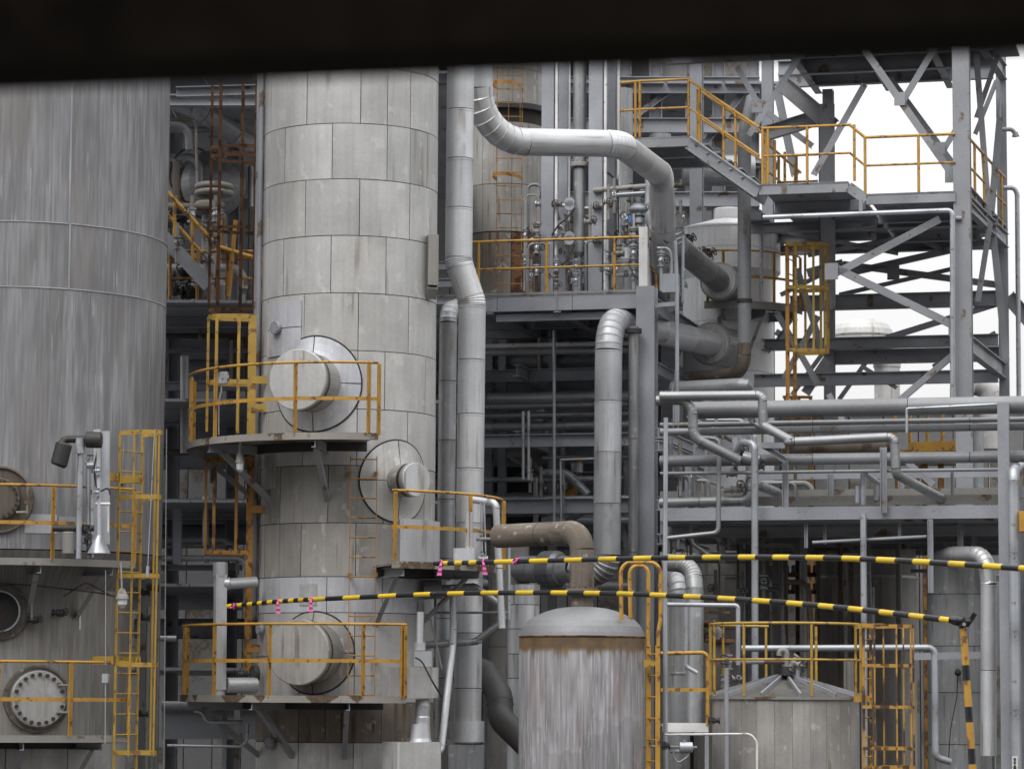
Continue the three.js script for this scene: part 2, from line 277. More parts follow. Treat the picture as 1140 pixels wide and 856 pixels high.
function flange(t, c, n, r, th, bolts, m, bm, name = 'flange') {
  const f = part(t, name, tube([c, c.clone().addScaledVector(n, th * 0.12), c.clone().addScaledVector(n, th * 0.88), c.clone().addScaledVector(n, th)], [r * 0.97, r, r, r * 0.97], 28), m);
  const [s, u] = frameOf(n);
  for (let k = 0; k < bolts; k++) { const a = k / bolts * 6.2832, p = c.clone().addScaledVector(s, Math.cos(a) * r * 0.86).addScaledVector(u, Math.sin(a) * r * 0.86); part(f, 'bolt', tube([p.clone().addScaledVector(n, th * 0.5), p.clone().addScaledVector(n, th + r * 0.11)], r * 0.07, 6), bm || M.dark); }
  return f;
}
function valve(t, p, ax, s, stem = UP, m = M.steelWarm) {
  const a = ax.clone().normalize(), e = k => p.clone().addScaledVector(a, k * s), o = k => p.clone().addScaledVector(stem, k * s);
  const b = part(t, 'valve', [tube([e(-1), e(-0.78), e(-0.78), e(-0.4), e(0), e(0.4), e(0.78), e(0.78), e(1)], [0.62, 0.62, 0.36, 0.4, 0.55, 0.4, 0.36, 0.62, 0.62].map(q => q * s), 12), tube([o(0.3), o(0.7), o(0.7), o(0.85), o(0.85), o(1.5)], [0.34, 0.34, 0.5, 0.5, 0.14, 0.12].map(q => q * s), 10)], m);
  const [x, y] = frameOf(stem), c = o(1.5), ring = []; for (let k = 0; k <= 14; k++) { const q = k / 14 * 6.2832; ring.push(c.clone().addScaledVector(x, Math.cos(q) * s * 0.62).addScaledVector(y, Math.sin(q) * s * 0.62)); }
  const sp = (q) => rod(c.clone().addScaledVector(q, -s * 0.6), c.clone().addScaledVector(q, s * 0.6), s * 0.05, 5);
  part(b, 'handwheel', [tube(ring, s * 0.085, 6, { smooth: true }), sp(x), sp(y)], M.dark);
  return b;
}
// guard rail along floor points: posts, top rail, mid rail
function guardRail(t, pts, { h = 1.1, m = M.yellow, mids = [0.5], posts = null, rt = 0.021, kind = 'flat', toe = null, close = false, pw = 0.062 } = {}) {
  const up = (p, y) => V(p.x, p.y + y, p.z);
  part(t, 'top_rail', tube(pts.map(p => up(p, h)), rt, 8, { smooth: pts.length > 4 }), m);
  for (const q of mids) { for (let i = 0; i + 1 < pts.length; i++) if (pts.length <= 4 || kind === 'round') { } 
    if (kind === 'flat') part(t, 'mid_rail', merge(pts.slice(1).map((p, i) => bar(up(pts[i], h * q), up(p, h * q), 0.012, 0.055))), m); else part(t, 'mid_rail', tube(pts.map(p => up(p, h * q)), rt * 0.8, 8), m); }
  const list = posts || pts;
  for (const p of list) part(t, 'post', kind === 'flat' ? prism(secL(pw, 0.009), p, up(p, h - rt * 0.8), V(0.3, 0, 1)) : rod(p, up(p, h), rt, 8), m);
  if (toe) part(t, 'toe_board', merge(pts.slice(1).map((p, i) => bar(up(pts[i], toe / 2 + 0.005), up(p, toe / 2 + 0.005), 0.008, toe))), m);
}
const arc = (c, R, a0, a1, y, n = 16) => Array.from({ length: n + 1 }, (_, i) => { const d = dirA((a0 + (a1 - a0) * i / n) * D2); return V(c.x + d.x * R, y, c.z + d.z * R); });
// ladder from y0 to y1 between two foot points; cage bulges along n
function ladder(t, a, b, y0, y1, { m = M.yellow, cage = null, n = null, depth = 0.68, hoops = [], bars = 5, w = 0.06, rungs = true, cm = null, hoopH = 0.06, pitch = 0.3, wide = 0, o_bar = 0.042 } = {}) {
  const u = b.clone().sub(a).normalize(); cm = cm || m;
  for (const p of [a, b]) part(t, 'stringer', bar(atY(p, y0), atY(p, y1), w, 0.014, u), m);
  if (rungs) for (let y = Math.ceil(y0 / pitch) * pitch; y < y1; y += pitch) part(t, 'rung', rod(atY(a, y), atY(b, y), 0.012, 6), m);
  if (cage) { const c = lerp(a, b, 0.5), hw = a.distanceTo(b) / 2 + wide, P2 = k => { const th = Math.PI * k; return c.clone().addScaledVector(u, -Math.cos(th) * (hw + 0.05 * Math.sin(th))).addScaledVector(n, Math.sin(th) * depth); };
    for (const y of hoops) { const pts = Array.from({ length: 17 }, (_, i) => atY(P2(i / 16), y)); if (wide) { pts.unshift(atY(a, y)); pts.push(atY(b, y)); }
      part(t, 'cage_hoop', merge(pts.slice(1).map((p, i) => bar(pts[i], p, 0.01, hoopH))), cm); }
    for (let k = 0; k < bars; k++) { const p = P2((k + 0.5) / bars); part(t, 'cage_bar', bar(atY(p, cage[0]), atY(p, cage[1]), o_bar, 0.009, u), cm); } }
}

// ================================================================ the setting
struct('ground', new THREE.PlaneGeometry(700, 700, 1, 1).rotateX(-Math.PI / 2).translate(0, 0, -180), M.ground);
{ const g = scene.children[scene.children.length - 1].geometry.attributes; for (let i = 0; i < g.uv.count; i++) g.uv.setXY(i, g.position.getX(i), g.position.getZ(i)); }
const Y = (px, py, d) => P(px, py, d).y;

// ================================================================ far building, dark behind the frames
{
  const t = thing('process_building', 'dark grey sheet-clad building closing off the back of the plant', 'building', V(-8, 0, -90));
  const v = 79, a = G(-420, 600, v), b = G(838, 600, v), u = b.clone().sub(a).setY(0), L = u.length(); u.normalize();
  const gR = (x, vv) => atY(G(x, 600, vv), 0), top = EYE + 17.6, n = 40, low = G(600, 446, v).y;
  for (let i = 0; i < n; i++) { const p = a.clone().addScaledVector(u, L * (i + 0.5) / n); part(t, 'wall_panel', block(atY(p, 0), L / n - 0.03, top, 0.3), M.wall); }
  for (let i = 0; i < 12; i++) for (let k = 0; k < 3; k++) { const p = lerp(gR(-420, v), gR(738, v), (i + 0.5) / 12).addScaledVector(GB, -3.6 - k * 7.1); part(t, 'roof_sheet', block(atY(p, EYE + 17.7), gR(-420, v).distanceTo(gR(738, v)) / 12 - 0.02, 0.12, 7.06), M.wall); }
  const t2 = thing('low_process_building', 'low dark grey building behind the pipe rack', 'building', b);
  const b2 = G(1500, 600, v), u2 = b2.clone().sub(b).setY(0), L2 = u2.length(); u2.normalize();
  for (let i = 0; i < 18; i++) { const p = b.clone().addScaledVector(u2, L2 * (i + 0.5) / 18).addScaledVector(GB, -6); part(t2, 'wall_panel', block(atY(p, 0), L2 / 18 - 0.03, low - 1.1, 0.3), M.wall); }
  part(t2, 'parapet', bar(atY(b.clone().addScaledVector(GB, -6), low - 1.0), atY(b2.clone().addScaledVector(GB, -6), low - 1.0), 0.5, 0.16), M.steelDark);
}

// ================================================================ big streaked tower at the left edge
const c1 = P(20, 400, 46), R1 = 2.28, R1b = 1.80;
{
  const t = thing('process_tower', 'huge grey streaked cylindrical tower cut off by the picture edge', 'tower', atY(c1, 0));
  const y = py => Y(20, py, 46 - R1), yl = py => Y(20, py, 46 - R1b);
  const seams = [-160, -60, 30, 246, 319, 611];
  const yb = y(612), lv = seams.map(y);
  for (let i = 0; i + 1 < lv.length; i++) part(t, 'shell_course', turned(c1, [[R1, lv[i + 1] + 0.004], [R1, lv[i] - 0.004]], 72), M.tower);
  part(t, 'top_head', turned(c1, [[R1, lv[0]], [R1 * 0.9, lv[0] + 0.8], [R1 * 0.6, lv[0] + 1.3], [0.01, lv[0] + 1.5]], 48), M.tower);
  for (const k of [1, 2, 3, 4]) part(t, 'weld_seam', tube(arc(c1, R1, -180, 180, lv[k], 72), 0.011, 6, { smooth: true }), M.steel);
  for (const [a, k0, k1] of [[27.4, 0, 3], [27.8, 3, 4], [-28, 3, 4], [-50, 1, 3]]) { const d = dirA(a * D2), p = V(c1.x + d.x * (R1 + 0.002), 0, c1.z + d.z * (R1 + 0.002)); part(t, 'vertical_seam', bar(atY(p, lv[k1]), atY(p, lv[k0]), 0.03, 0.014, d), M.steel); }
  part(t, 'cone', turned(c1, [[R1b, yb - 0.55], [R1, yb]], 72), M.tower);
  part(t, 'lower_shell', turned(c1, [[R1b, yl(824)], [R1b, yb - 0.55]], 64), M.towerLow);
  part(t, 'weld_seam', tube(arc(c1, R1b, -180, 180, yl(826), 64), 0.02, 6, { smooth: true }), M.dark);
  for (let k = 0; k < 12; k++) part(t, 'skirt_panel', shellPlate(c1, R1b + 0.01, 0.02, (k * 30 + 8) * D2, (k * 30 + 37.6) * D2, 0.02, yl(828), 5), M.clad);
  // round access covers
  const cover = (px, py, r, kind) => { // cover on the shell, facing out
    const Rs = py < 600 ? R1 : R1b, d0 = 46 - Rs, p = P(px, py, d0), ang = Math.asin(Math.max(-0.9, Math.min(0.9, (p.x - c1.x) / Rs))), n = dirA(ang), q = V(c1.x + n.x * Rs, p.y, c1.z + n.z * Rs), at = k => q.clone().addScaledVector(n, k);
    const g = part(t, 'manway_ring', tube([at(-0.3), at(0.05), at(0.06), at(0.06)], [r, r, r * 0.985, r * 0.93], 40, { caps: false }), M.dusty);
    if (kind === 2) { part(t, 'manway_neck', tube([at(-0.3), at(0.2), at(0.2)], [r * 0.74, r * 0.74, r * 0.68], 32, { caps: false }), M.steelDark); part(t, 'manway_cover', disc(at(-0.1), n, r * 0.7, 0.12, 32), M.dark); const f = part(t, 'pad_plate', tube([at(-0.28), at(0.012)], r * 0.95, 36), M.towerLow); }
    else { part(t, 'pad_plate', tube([at(-0.28), at(0.02)], r * 0.95, 36), kind === 1 ? M.dusty : M.towerLow); flange(t, at(0.02), n, r * (kind === 1 ? 0.62 : 0.84), 0.13, 20, kind === 1 ? M.dusty : M.clad[4], M.dark, 'blind_flange');
      const h0 = at(0.2).addScaledVector(V(n.z, 0, -n.x), r * 0.85); part(t, 'hinge', [rod(atY(h0, h0.y - 0.22), atY(h0, h0.y + 0.22), 0.018), rod(atY(h0, h0.y + 0.2), atY(h0, h0.y + 0.2).addScaledVector(V(n.z, 0, -n.x), -0.16), 0.02), rod(atY(h0, h0.y - 0.2), atY(h0, h0.y - 0.2).addScaledVector(V(n.z, 0, -n.x), -0.16), 0.02)], M.steelWarm); }
  };
  cover(-1, 556, 0.5, 1); cover(0, 681, 0.42, 2); cover(39, 778, 0.5, 3);
  // pale repair plates and small fittings on the shell
  const plate = (x0, y0, x1, y1, Rs, m) => { const d = 46 - Rs, a = P(x0, y1, d), b = P(x1, y0, d), s = q => Math.asin((q.x - c1.x) / Rs); part(t, 'repair_plate', shellPlate(c1, Rs + 0.008, 0.016, s(a), s(b), a.y, b.y, 4), m); };
  plate(26, 572, 60, 593, R1, M.lightGrey); plate(62, 574, 84, 590, R1, M.galv);
  plate(82, 684, 84, 700, R1b + 0.001, M.white); 
  for (const [px, py, s] of [[64, 682, 0.09], [36, 690, 0.085]]) { const p = P(px, py, 46 - R1b - 0.12); part(t, 'nozzle', rod(p, p.clone().addScaledVector(V(0, 0, -1), 0.6), 0.05, 10), M.dark); valve(t, p, V(1, 0, 0.2), s, V(0.9, 0.1, 0.3).normalize(), M.dark); }
  part(t, 'drain_pipe', rod(P(34, 640, 44.05), P(35, 690, 44.05), 0.02), M.steelWarm);
  part(t, 'conduit', bent([P(-40, 648, 43.95), P(40, 652, 43.95), P(110, 660, 44.2), P(128, 664, 44.5)], 0.013, 0.1), M.brownPipe);
  part(t, 'conduit', bent([P(70, 664, 44.05), P(95, 648, 44.05), P(125, 664, 44.4)], 0.013, 0.1), M.brownPipe);
}
function ringPlatform(label, c, Ri, Ro, a0, a1, yd, postAngles, o = {}) {
  const t = thing('tower_platform', label, 'platform', atY(arc(c, (Ri + Ro) / 2, (a0 + a1) / 2, a1, yd, 1)[0], yd), o.group);
  const n = 14, ym = yd - 0.02;
  for (let i = 0; i < 6; i++) { const s = a0 + (a1 - a0) * i / 6, e = a0 + (a1 - a0) * (i + 1) / 6; part(t, 'deck_plate', shellPlate(c, Ro - 0.006, Ro - Ri, (s + 0.12) * D2, (e - 0.12) * D2, yd - 0.03, yd, 4), M.deck); }
  part(t, 'edge_channel', shellPlate(c, Ro + 0.01, 0.014, a0 * D2, a1 * D2, yd - 0.075, yd + 0.03, n * 2), o.em || M.steelWarm);
  part(t, 'inner_channel', shellPlate(c, Ri + 0.16, 0.014, a0 * D2, a1 * D2, yd - 0.18, yd - 0.035, n), M.dark);
  for (const a of o.brackets || []) { const d = dirA(a * D2), q = (r, y) => V(c.x + d.x * r, y, c.z + d.z * r);
    part(t, 'bracket_arm', prism(secC(0.14, 0.06), q(Ri - 0.1, yd - 0.12), q(Ro - 0.04, yd - 0.12)), M.steelDark);
    part(t, 'bracket_strut', prism(secL(0.08), q(Ri - 0.12, yd - 0.95), q(Ro - 0.25, yd - 0.2)), M.steelDark); }
  const pl = postAngles.map(a => arc(c, Ro - 0.02, a, a, yd, 1)[0]);
  guardRail(t, arc(c, Ro - 0.02, o.ra0 ?? a0, o.ra1 ?? a1, yd, 22), { posts: pl, m: o.rm || M.yellow });
  return t;
}
ringPlatform('railed platform of the streaked tower with a tall thin hoist post on it', c1, R1b, 2.75, -70, 50, Y(20, 623, 43.25), [-62, -36, -6, 20.6, 49], { brackets: [-50, -10, 18, 42] });
ringPlatform('low railed platform of the streaked tower beside its bolted round cover', c1, R1b, 2.7, -70, 50, Y(20, 821, 43.3), [-60, -33, 5, 27.7, 49], { brackets: [-48, -12, 14, 40] });
{ // caged ladder of the big tower
  const a = P(131, 600, 44.0), u = V(0.66, 0, -0.75).normalize(), b = a.clone().addScaledVector(u, 0.44), n = V(0.75, 0, 0.66).normalize();
  const t = thing('caged_ladder', 'pale yellow caged ladder running down the side of the streaked tower', 'ladder', atY(a, 0));
  const y = py => Y(150, py, 43.8);
  ladder(t, a, b, 0.02, y(481), { m: M.yellowPale, cage: [y(842), y(480)], n, depth: 0.62, hoops: [481, 553, 641, 740, 838].map(y), bars: 3, hoopH: 0.065, w: 0.045, o_bar: 0.036 });
  for (const py of [530, 735]) for (const q of [a, b]) part(t, 'wall_bracket', bar(atY(q, y(py)), atY(q, y(py)).add(V(-0.35, 0, -0.3)), 0.1, 0.12), M.yellowPale);
}
{ // vent with two black silencers on the platform
  const t = thing('vent_pipe', 'grey vent pipe topped by two stubby black cylinders on the tower platform', 'pipe', P(88, 622, 43.2)), d = 43.2;
  part(t, 'pipe_run', rod(P(87, 622, d), P(89, 497, d), 0.042, 16), M.galv);
  part(t, 'collar', rod(P(88.6, 505, d), P(88.8, 488, d), 0.075, 16), M.galv);
  part(t, 'cross_pipe', bent([P(64, 505, d - 0.1), P(70, 489, d), P(110, 489, d)], 0.055, 0.1, 12), M.dark);
  part(t, 'black_cylinder', tube([P(64, 519, d - 0.12), P(65, 516.5, d - 0.12), P(70.5, 495, d - 0.12), P(71, 493, d - 0.12)], [0.1, 0.125, 0.125, 0.1], 18), M.dark);
  part(t, 'black_cylinder', tube([P(95, 489.5, d - 0.02), P(96, 489.5, d - 0.02), P(112, 490, d - 0.02), P(113, 490, d - 0.02)], [0.1, 0.12, 0.12, 0.1], 18), M.dark);
  const s = thing('hoist_post', 'slender pale hoist post with a flared foot on the tower platform', 'post', P(109, 615, 43.05)), e = 43.05;
  part(s, 'pole', rod(P(110, 598, e), P(109, 500, e), 0.03, 10), M.lightGrey); part(s, 'foot', tube([P(109.5, 616, e), P(109.8, 596, e)], [0.17, 0.045], 4), M.galv);
  part(s, 'cross_arm', rod(P(106, 561, e), P(122, 561, e), 0.022), M.white); part(s, 'hanging_rod', rod(P(120, 561, e), P(120, 592, e), 0.012), M.white);
  part(s, 'cable', bent([P(108, 503, e), P(104, 520, e), P(106, 540, e), P(111, 548, e), P(121, 541, e), P(122, 551, e)], 0.014, 0.05), M.dark);
  valve(s, P(109, 524, e - 0.05), UP, 0.06, V(-1, 0, 0.3).normalize(), M.galv); valve(s, P(108, 548, e - 0.05), UP, 0.06, V(-1, 0, 0.3).normalize(), M.galv);
  const w = thing('cover_panel', 'tall narrow white sheet standing against the streaked tower', 'panel', P(112, 600, 43.6)); part(w, 'sheet', bar(P(112.5, 606, 43.62), P(112.5, 480, 43.62), 0.24, 0.03, V(0, 0, 1)), M.lightGrey); part(w, 'upper_sheet', bar(P(108, 530, 43.58), P(107.5, 478, 43.58), 0.1, 0.03, V(0, 0, 1)), M.lightGrey);
  const g = thing('instrument_pipes', 'thin twin instrument pipes between vent and white sheet', 'pipe', P(100, 620, 43.3)); for (const x of [97.5, 102]) part(g, 'pipe_run', rod(P(x, 621, 43.3), P(x, 518, 43.3), 0.025), M.galv); part(g, 'head', rod(P(96, 518, 43.3), P(104, 518, 43.3), 0.05, 10), M.galv); valve(g, P(100, 515, 43.3), V(1, 0, 0), 0.07, UP, M.galv);
  const bx = thing('valve_station', 'stubby grey drum and dark valves low on the tower platform', 'valve', P(80, 619, 43.25)); part(bx, 'drum', tube([P(75.5, 617, 43.2), P(75.5, 616, 43.2), P(75.5, 593, 43.2), P(75.5, 592, 43.2)], [0.08, 0.09, 0.09, 0.08], 16), M.steelWarm); part(bx, 'header', rod(P(58, 588, 43.3), P(104, 588, 43.3), 0.05, 10), M.dark);
  for (const [x, y2] of [[96, 600], [99, 611], [94, 590]]) valve(bx, P(x, y2, 43.25), V(0.2, 1, 0), 0.08, V(0.4, 0.2, 0.9).normalize(), M.dark);
}
{ // lamp under the upper platform, cable of the lower one
  const t = thing('bulkhead_lamp', 'caged glass lamp hanging under the streaked tower platform near its ladder', 'lamp', P(136, 640, 43.4)), d = 43.3;
  part(t, 'stem', rod(P(134, 626, d), P(135, 655, d), 0.014), M.galv); part(t, 'hood', tube([P(135, 655, d), P(135.5, 664, d), P(135.5, 667, d)], [0.04, 0.09, 0.1], 14), M.steelWarm); part(t, 'glass', tube([P(135.5, 667, d), P(135.7, 673, d), P(136, 677, d)], [0.075, 0.07, 0.02], 14), M.glass);
  solo('hanging_rope', 'thin grey rope hanging in front of the caged ladder', 'rope', [rod(P(171.5, 480, 43.1), P(164, 632, 43.1), 0.008, 5), rod(P(164, 630, 43.1), P(163.5, 642, 43.1), 0.025, 6)], M.galv);
  solo('earth_cable', 'long straight grey cable dropping along the ladder cage', 'cable', rod(P(185, 478, 43.2), P(182, 860, 43.2), 0.006, 5), M.steelWarm);
  solo('lanyard', 'slack grey lanyard with clips hanging down to the low platform', 'rope', [rod(P(117, 635, 43.2), P(117, 740, 43.2), 0.007, 5), rod(P(117, 750, 43.2), P(116.5, 828, 43.2), 0.01, 5), block(P(117, 760, 43.2), 0.09, 0.13, 0.07)], M.galv);
}

// ================================================================ clad column in the middle left
const c2 = P(388, 400, 47), R2 = 1.395;
const y2 = py => Y(388, py, 47 - R2);
const on2 = (ang, py, k = 0, R = R2) => { const d = dirA(ang * D2), z = R + k; const q = V(c2.x + d.x * z, 0, c2.z + d.z * z); return atY(q, y2(py)); };
{
  const t = thing('clad_column', 'tall column clad in staggered square metal sheets', 'tower', atY(c2, 0));
  const rows = [-180, -116, -53, 10, 73, 137, 199, 262, 326, 390, 455, 518, 582, 642, 682, 782, 827, 905, 1000];
  part(t, 'inner_shell', turned(c2, [[R2 - 0.03, 0.02], [R2 - 0.03, y2(-180)]], 48), M.mastic);
  part(t, 'top_head', turned(c2, [[R2, y2(-180)], [R2 * 0.8, y2(-180) + 0.6], [0.01, y2(-180) + 0.9]], 40), M.clad);
  for (let r = 0; r + 1 < rows.length; r++) {
    const top = y2(rows[r]), bot = r + 2 === rows.length ? 0.02 : y2(rows[r + 1]), n = 10, off = (r % 2 ? 18 : 0) + 9, g = 0.006 / R2;
    const m = r < 11 ? M.clad.slice(0, 4) : r < 13 ? M.cladDirty : r === 13 ? M.lightGrey : r === 15 ? M.cladRust : M.clad.slice(2);
    for (let k = 0; k < n; k++) { const half = rnd() < 0.13, a0 = (k * 36 + off) * D2, a1 = a0 + 36 * D2, cuts = half ? [a0, a0 + 18 * D2, a1] : [a0, a1];
      for (let q = 0; q + 1 < cuts.length; q++) part(t, 'panel', shellPlate(c2, R2 + rr(-0.003, 0.004), 0.02, cuts[q] + g, cuts[q + 1] - g, bot + 0.006, top - 0.006, half ? 4 : 7), m); }
  }
  // nozzles: padded cone ring, neck, domed cap
  const nozzle = (ang, py, rp, rn, L, m, mc) => { const n = dirA(ang * D2), q = on2(ang, py), at = k => q.clone().addScaledVector(n, k), sag = R2 - Math.sqrt(Math.max(0, R2 * R2 - rp * rp));
    const sp = (ph, r, k) => { const a = ang * D2 + Math.cos(ph) * r / R2, d = dirA(a), z = R2 + k; return V(c2.x + d.x * z, q.y + Math.sin(ph) * r, c2.z + d.z * z); };
    part(t, 'nozzle_ring', tube(Array.from({ length: 57 }, (_, i) => sp(i / 56 * 6.28319, rp, 0.006)), 0.016, 6, { smooth: true, caps: false }), M.mastic);
    for (let k = 0; k < 4; k++) { // four sheets of the pad, laid on the shell
      const b = new GB_(), N = 12, rs = [0, 0.35, 0.7, 1].map(f => rn * 0.85 + (rp * 0.985 - rn * 0.85) * f);
      for (let i = 0; i < N; i++) { const a = (k * 90 + 0.8 + 88.4 * i / N) * D2, e = (k * 90 + 0.8 + 88.4 * (i + 1) / N) * D2; const K = [0.1, 0.062, 0.036, 0.02]; for (let j = 0; j < 3; j++) b.face([sp(a, rs[j], K[j]), sp(a, rs[j + 1], K[j + 1]), sp(e, rs[j + 1], K[j + 1]), sp(e, rs[j], K[j])], [[Math.cos(a) * rs[j], Math.sin(a) * rs[j]], [Math.cos(a) * rs[j + 1], Math.sin(a) * rs[j + 1]], [Math.cos(e) * rs[j + 1], Math.sin(e) * rs[j + 1]], [Math.cos(e) * rs[j], Math.sin(e) * rs[j]]]); }
      part(t, 'pad_sheet', b.geo(), m); }
    part(t, 'nozzle_neck', tube([at(-0.2), at(L - 0.09), at(L - 0.09), at(L - 0.03)], [rn * 0.96, rn * 0.96, rn, rn], 36, { caps: false }), M.cladDirty);
    part(t, 'nozzle_band', tube([at(L - 0.16), at(L - 0.1)], rn * 1.015, 36, { caps: false }), M.dark);
    part(t, 'nozzle_cap', tube([at(L - 0.03), at(L + 0.01), at(L + 0.02)], [rn, rn, rn * 0.975], 36), mc); };
  nozzle(-19, 427, 0.745, 0.47, 0.66, M.lightGrey, M.clad[0]); nozzle(37, 534, 0.64, 0.262, 0.5, M.clad, M.jacket); nozzle(-17, 727, 0.63, 0.5, 0.66, M.cladDirty, M.cladDirty);
  const patch = (x0, y0, x1, y1, m, th = 0.03) => { const s = x => Math.asin(Math.max(-0.98, Math.min(0.98, (x - 388) / 98))); part(t, 'access_plate', shellPlate(c2, R2 + th, th, s(x0), s(x1), y2(y1), y2(y0), 6), m); };
  patch(302, 333, 341, 362, M.lightGrey); patch(302, 363, 341, 393, M.lightGrey); patch(343, 650, 362, 674, M.clad, 0.015); patch(446, 576, 484, 628, M.jacket, 0.12); patch(293, 706, 318, 730, M.cladDirty, 0.02); patch(300, 500, 314, 542, M.clad, 0.03);
  for (const [a, py] of [[-48, 362], [-62, 699], [-48, 828]]) { const n = dirA(a * D2), q = on2(a, py); flange(t, q.clone().addScaledVector(n, 0.05), n, 0.1, 0.06, 8, M.steelDark, M.dark, 'small_nozzle'); }
  { const n = dirA(-63 * D2), q = on2(-63, 751, 0.1); flange(t, q, n, 0.14, 0.08, 10, M.dark, M.dark, 'small_nozzle'); valve(t, q.clone().addScaledVector(n, 0.25), n, 0.09, V(-1, 0.1, 0).normalize(), M.dark); }
  part(t, 'riser', rod(atY(on2(-80, 400, 0.06), y2(690)), atY(on2(-80, 400, 0.06), y2(60)), 0.045, 10), M.steelDark);
  part(t, 'riser', rod(atY(on2(-86, 400, 0.1), y2(500)), atY(on2(-86, 400, 0.1), y2(60)), 0.03, 8), M.steelDark);
}
ringPlatform('upper railed platform wrapping the clad column at its large capped nozzle', c2, 1.5, 2.55, -97, 13.5, Y(388, 484, 44.5), [-96, -80, -52, -16, 9.5, 13], { brackets: [-85, -55, -8], em: M.deck });
ringPlatform('short railed platform on the near flank of the clad column with pink ribbons', c2, 1.5, 2.5, 19, 84, Y(388, 627, 44.8), [17.5 + 2, 52, 82, 83.5], { brackets: [24, 60], em: M.deck });
ringPlatform('lowest railed platform of the clad column above its rust-streaked skirt', c2, 1.5, 2.58, -97, 24, Y(388, 777, 44.5), [-95, -80, -49, -24, 8.5, 23, 22], { brackets: [-70, -30, 5], em: M.deck });
{ // ladders of the clad column
  const t = thing('ladder', 'slim rusty ladder without cage on the front of the clad column', 'ladder', atY(on2(1, 600, 0.2), 0)); 
  ladder(t, atY(P(389, 600, 45.35), 0), atY(P(418.5, 600, 45.35), 0), y2(778), y2(509), { m: M.ochre, w: 0.03 });
  for (const py of [527, 640, 735]) for (const x of [389, 418.5]) part(t, 'wall_bracket', bar(P(x, py, 45.35), P(x, py, 45.9), 0.05, 0.06), M.ochre);
  const n = V(-1, 0, 0.12).normalize();
  const mk = (label, x, d, yb, yt, hoops, c0, c1_, m, w, o = {}) => { const a = P(x, (yb + yt) / 2, d), b = a.clone().add(V(-0.03, 0, -0.42)), t = thing('caged_ladder', label, 'ladder', atY(a, Y(x, yb, d))), y = py => Y(x, py, d); ladder(t, a, b, y(yb), y(yt), { m, cage: [y(c0), y(c1_)], n, depth: 0.7, hoops: hoops.map(y), w, ...o });
    for (const py of [yt + 72, yb - 30]) part(t, 'wall_bracket', bar(atY(a, y(py)), atY(a, y(py)).add(V(0.45, 0, 0)), 0.05, 0.12), m); };
  mk('yellow caged ladder rising from the upper platform of the clad column', 280, 46.4, 484, 351, [352, 425], 480, 352, M.yellowPale, 0.13, { hoopH: 0.07 });
  mk('rust-spotted caged ladder hanging below the upper platform of the clad column', 277, 46.5, 752, 495, [511, 615], 617, 511, M.ochre, 0.11, { hoopH: 0.06 });
  mk('rusty brown caged ladder high between tower and clad column', 284, 49, 346, 78, [164, 174, 254, 345], 345, 90, M.rust, 0.06, { depth: 0.75, hoopH: 0.055, bars: 5, wide: 0.14, o_bar: 0.045 });
}
{ // lamp and socket on the upper platform
  const t = thing('junction_box', 'small grey junction box on a bent conduit at the upper platform rail', 'junction box', P(246, 420, 45.6));
  part(t, 'box', chamferBlock(P(247, 427, 45.5), 0.18, 0.18, 0.12), M.galv); part(t, 'conduit', bent([P(246, 427, 45.5), P(246, 436, 45.5), P(243, 446, 45.5), P(243, 484, 45.5)], 0.012, 0.05), M.galv); part(t, 'gland', rod(P(251, 421, 45.5), P(254.5, 421, 45.5), 0.05, 8), M.steelWarm);
  const l = thing('bulkhead_lamp', 'caged glass lamp hanging under the upper platform of the clad column', 'lamp', P(267, 500, 45.3)); part(l, 'stem', rod(P(267, 490, 45.3), P(267, 505, 45.3), 0.03), M.steelDark); part(l, 'hood', tube([P(267, 505, 45.3), P(267, 513, 45.3), P(267, 515, 45.3)], [0.05, 0.07, 0.08], 14), M.steelWarm); part(l, 'glass', tube([P(267, 515, 45.3), P(267, 523, 45.3), P(267, 526, 45.3)], [0.062, 0.055, 0.015], 14), M.glass);
}
{ // square white riser left of the column
  const t = thing('box_riser', 'square white duct with round caps behind the lowest platform rail', 'duct', P(245, 775, 46)); const d = 46;
  part(t, 'shaft', bar(P(244, 768, d), P(245, 640, d), 0.17, 0.2, V(0.3, 0, 1)), M.jacket); part(t, 'cap', rod(P(245, 642, d), P(245, 626, d), 0.115, 18), M.jacket); part(t, 'foot', rod(P(244, 777, d), P(244, 766, d), 0.09, 16), M.jacket);
  part(t, 'branch', rod(P(254, 650, d), P(285, 648, d + 0.2), 0.085, 16), M.jacket); part(t, 'branch', rod(P(252, 763, d), P(285, 763, d + 0.2), 0.12, 16), M.jacket); part(t, 'joint_strap', [rod(P(250, 650, d), P(256, 650, d), 0.1, 16)], M.galv);
}
// pipes dropping beside the column
jpipe('tall shiny jacketed downpipe with an offset elbow beside the clad column', [P(514, -40, 47.6), P(510.5, 292, 47.6), P(525.5, 336, 47.6), P(520, 828, 47.6)], 0.222, M.jacket, { bend: 0.42, gores: 4, sec: 0.86 });
jpipe('thinner jacketed downpipe behind the tall shiny one', [P(520, 338, 50), P(499, 346, 48.7), P(494, 822, 48.7)], 0.147, M.jacketDull, { bend: 0.25, gores: 5, sec: 0.95 });
{ const t = thing('box_riser', 'blank metal duct strip squeezed between clad column and downpipe', 'duct', P(482, 320, 46.6)); part(t, 'shaft', bar(P(481, 318, 46.35), P(481.5, 262, 46.35), 0.16, 0.2, V(0.2, 0, 1)), M.cladDirty); part(t, 'hopper', prism([[-0.08, -0.1], [0.08, -0.1], [0.08, 0.1], [-0.08, 0.1]], P(479, 330, 46.45), P(481, 318, 46.35), V(0.2, 0, 1)), M.cladDirty); }
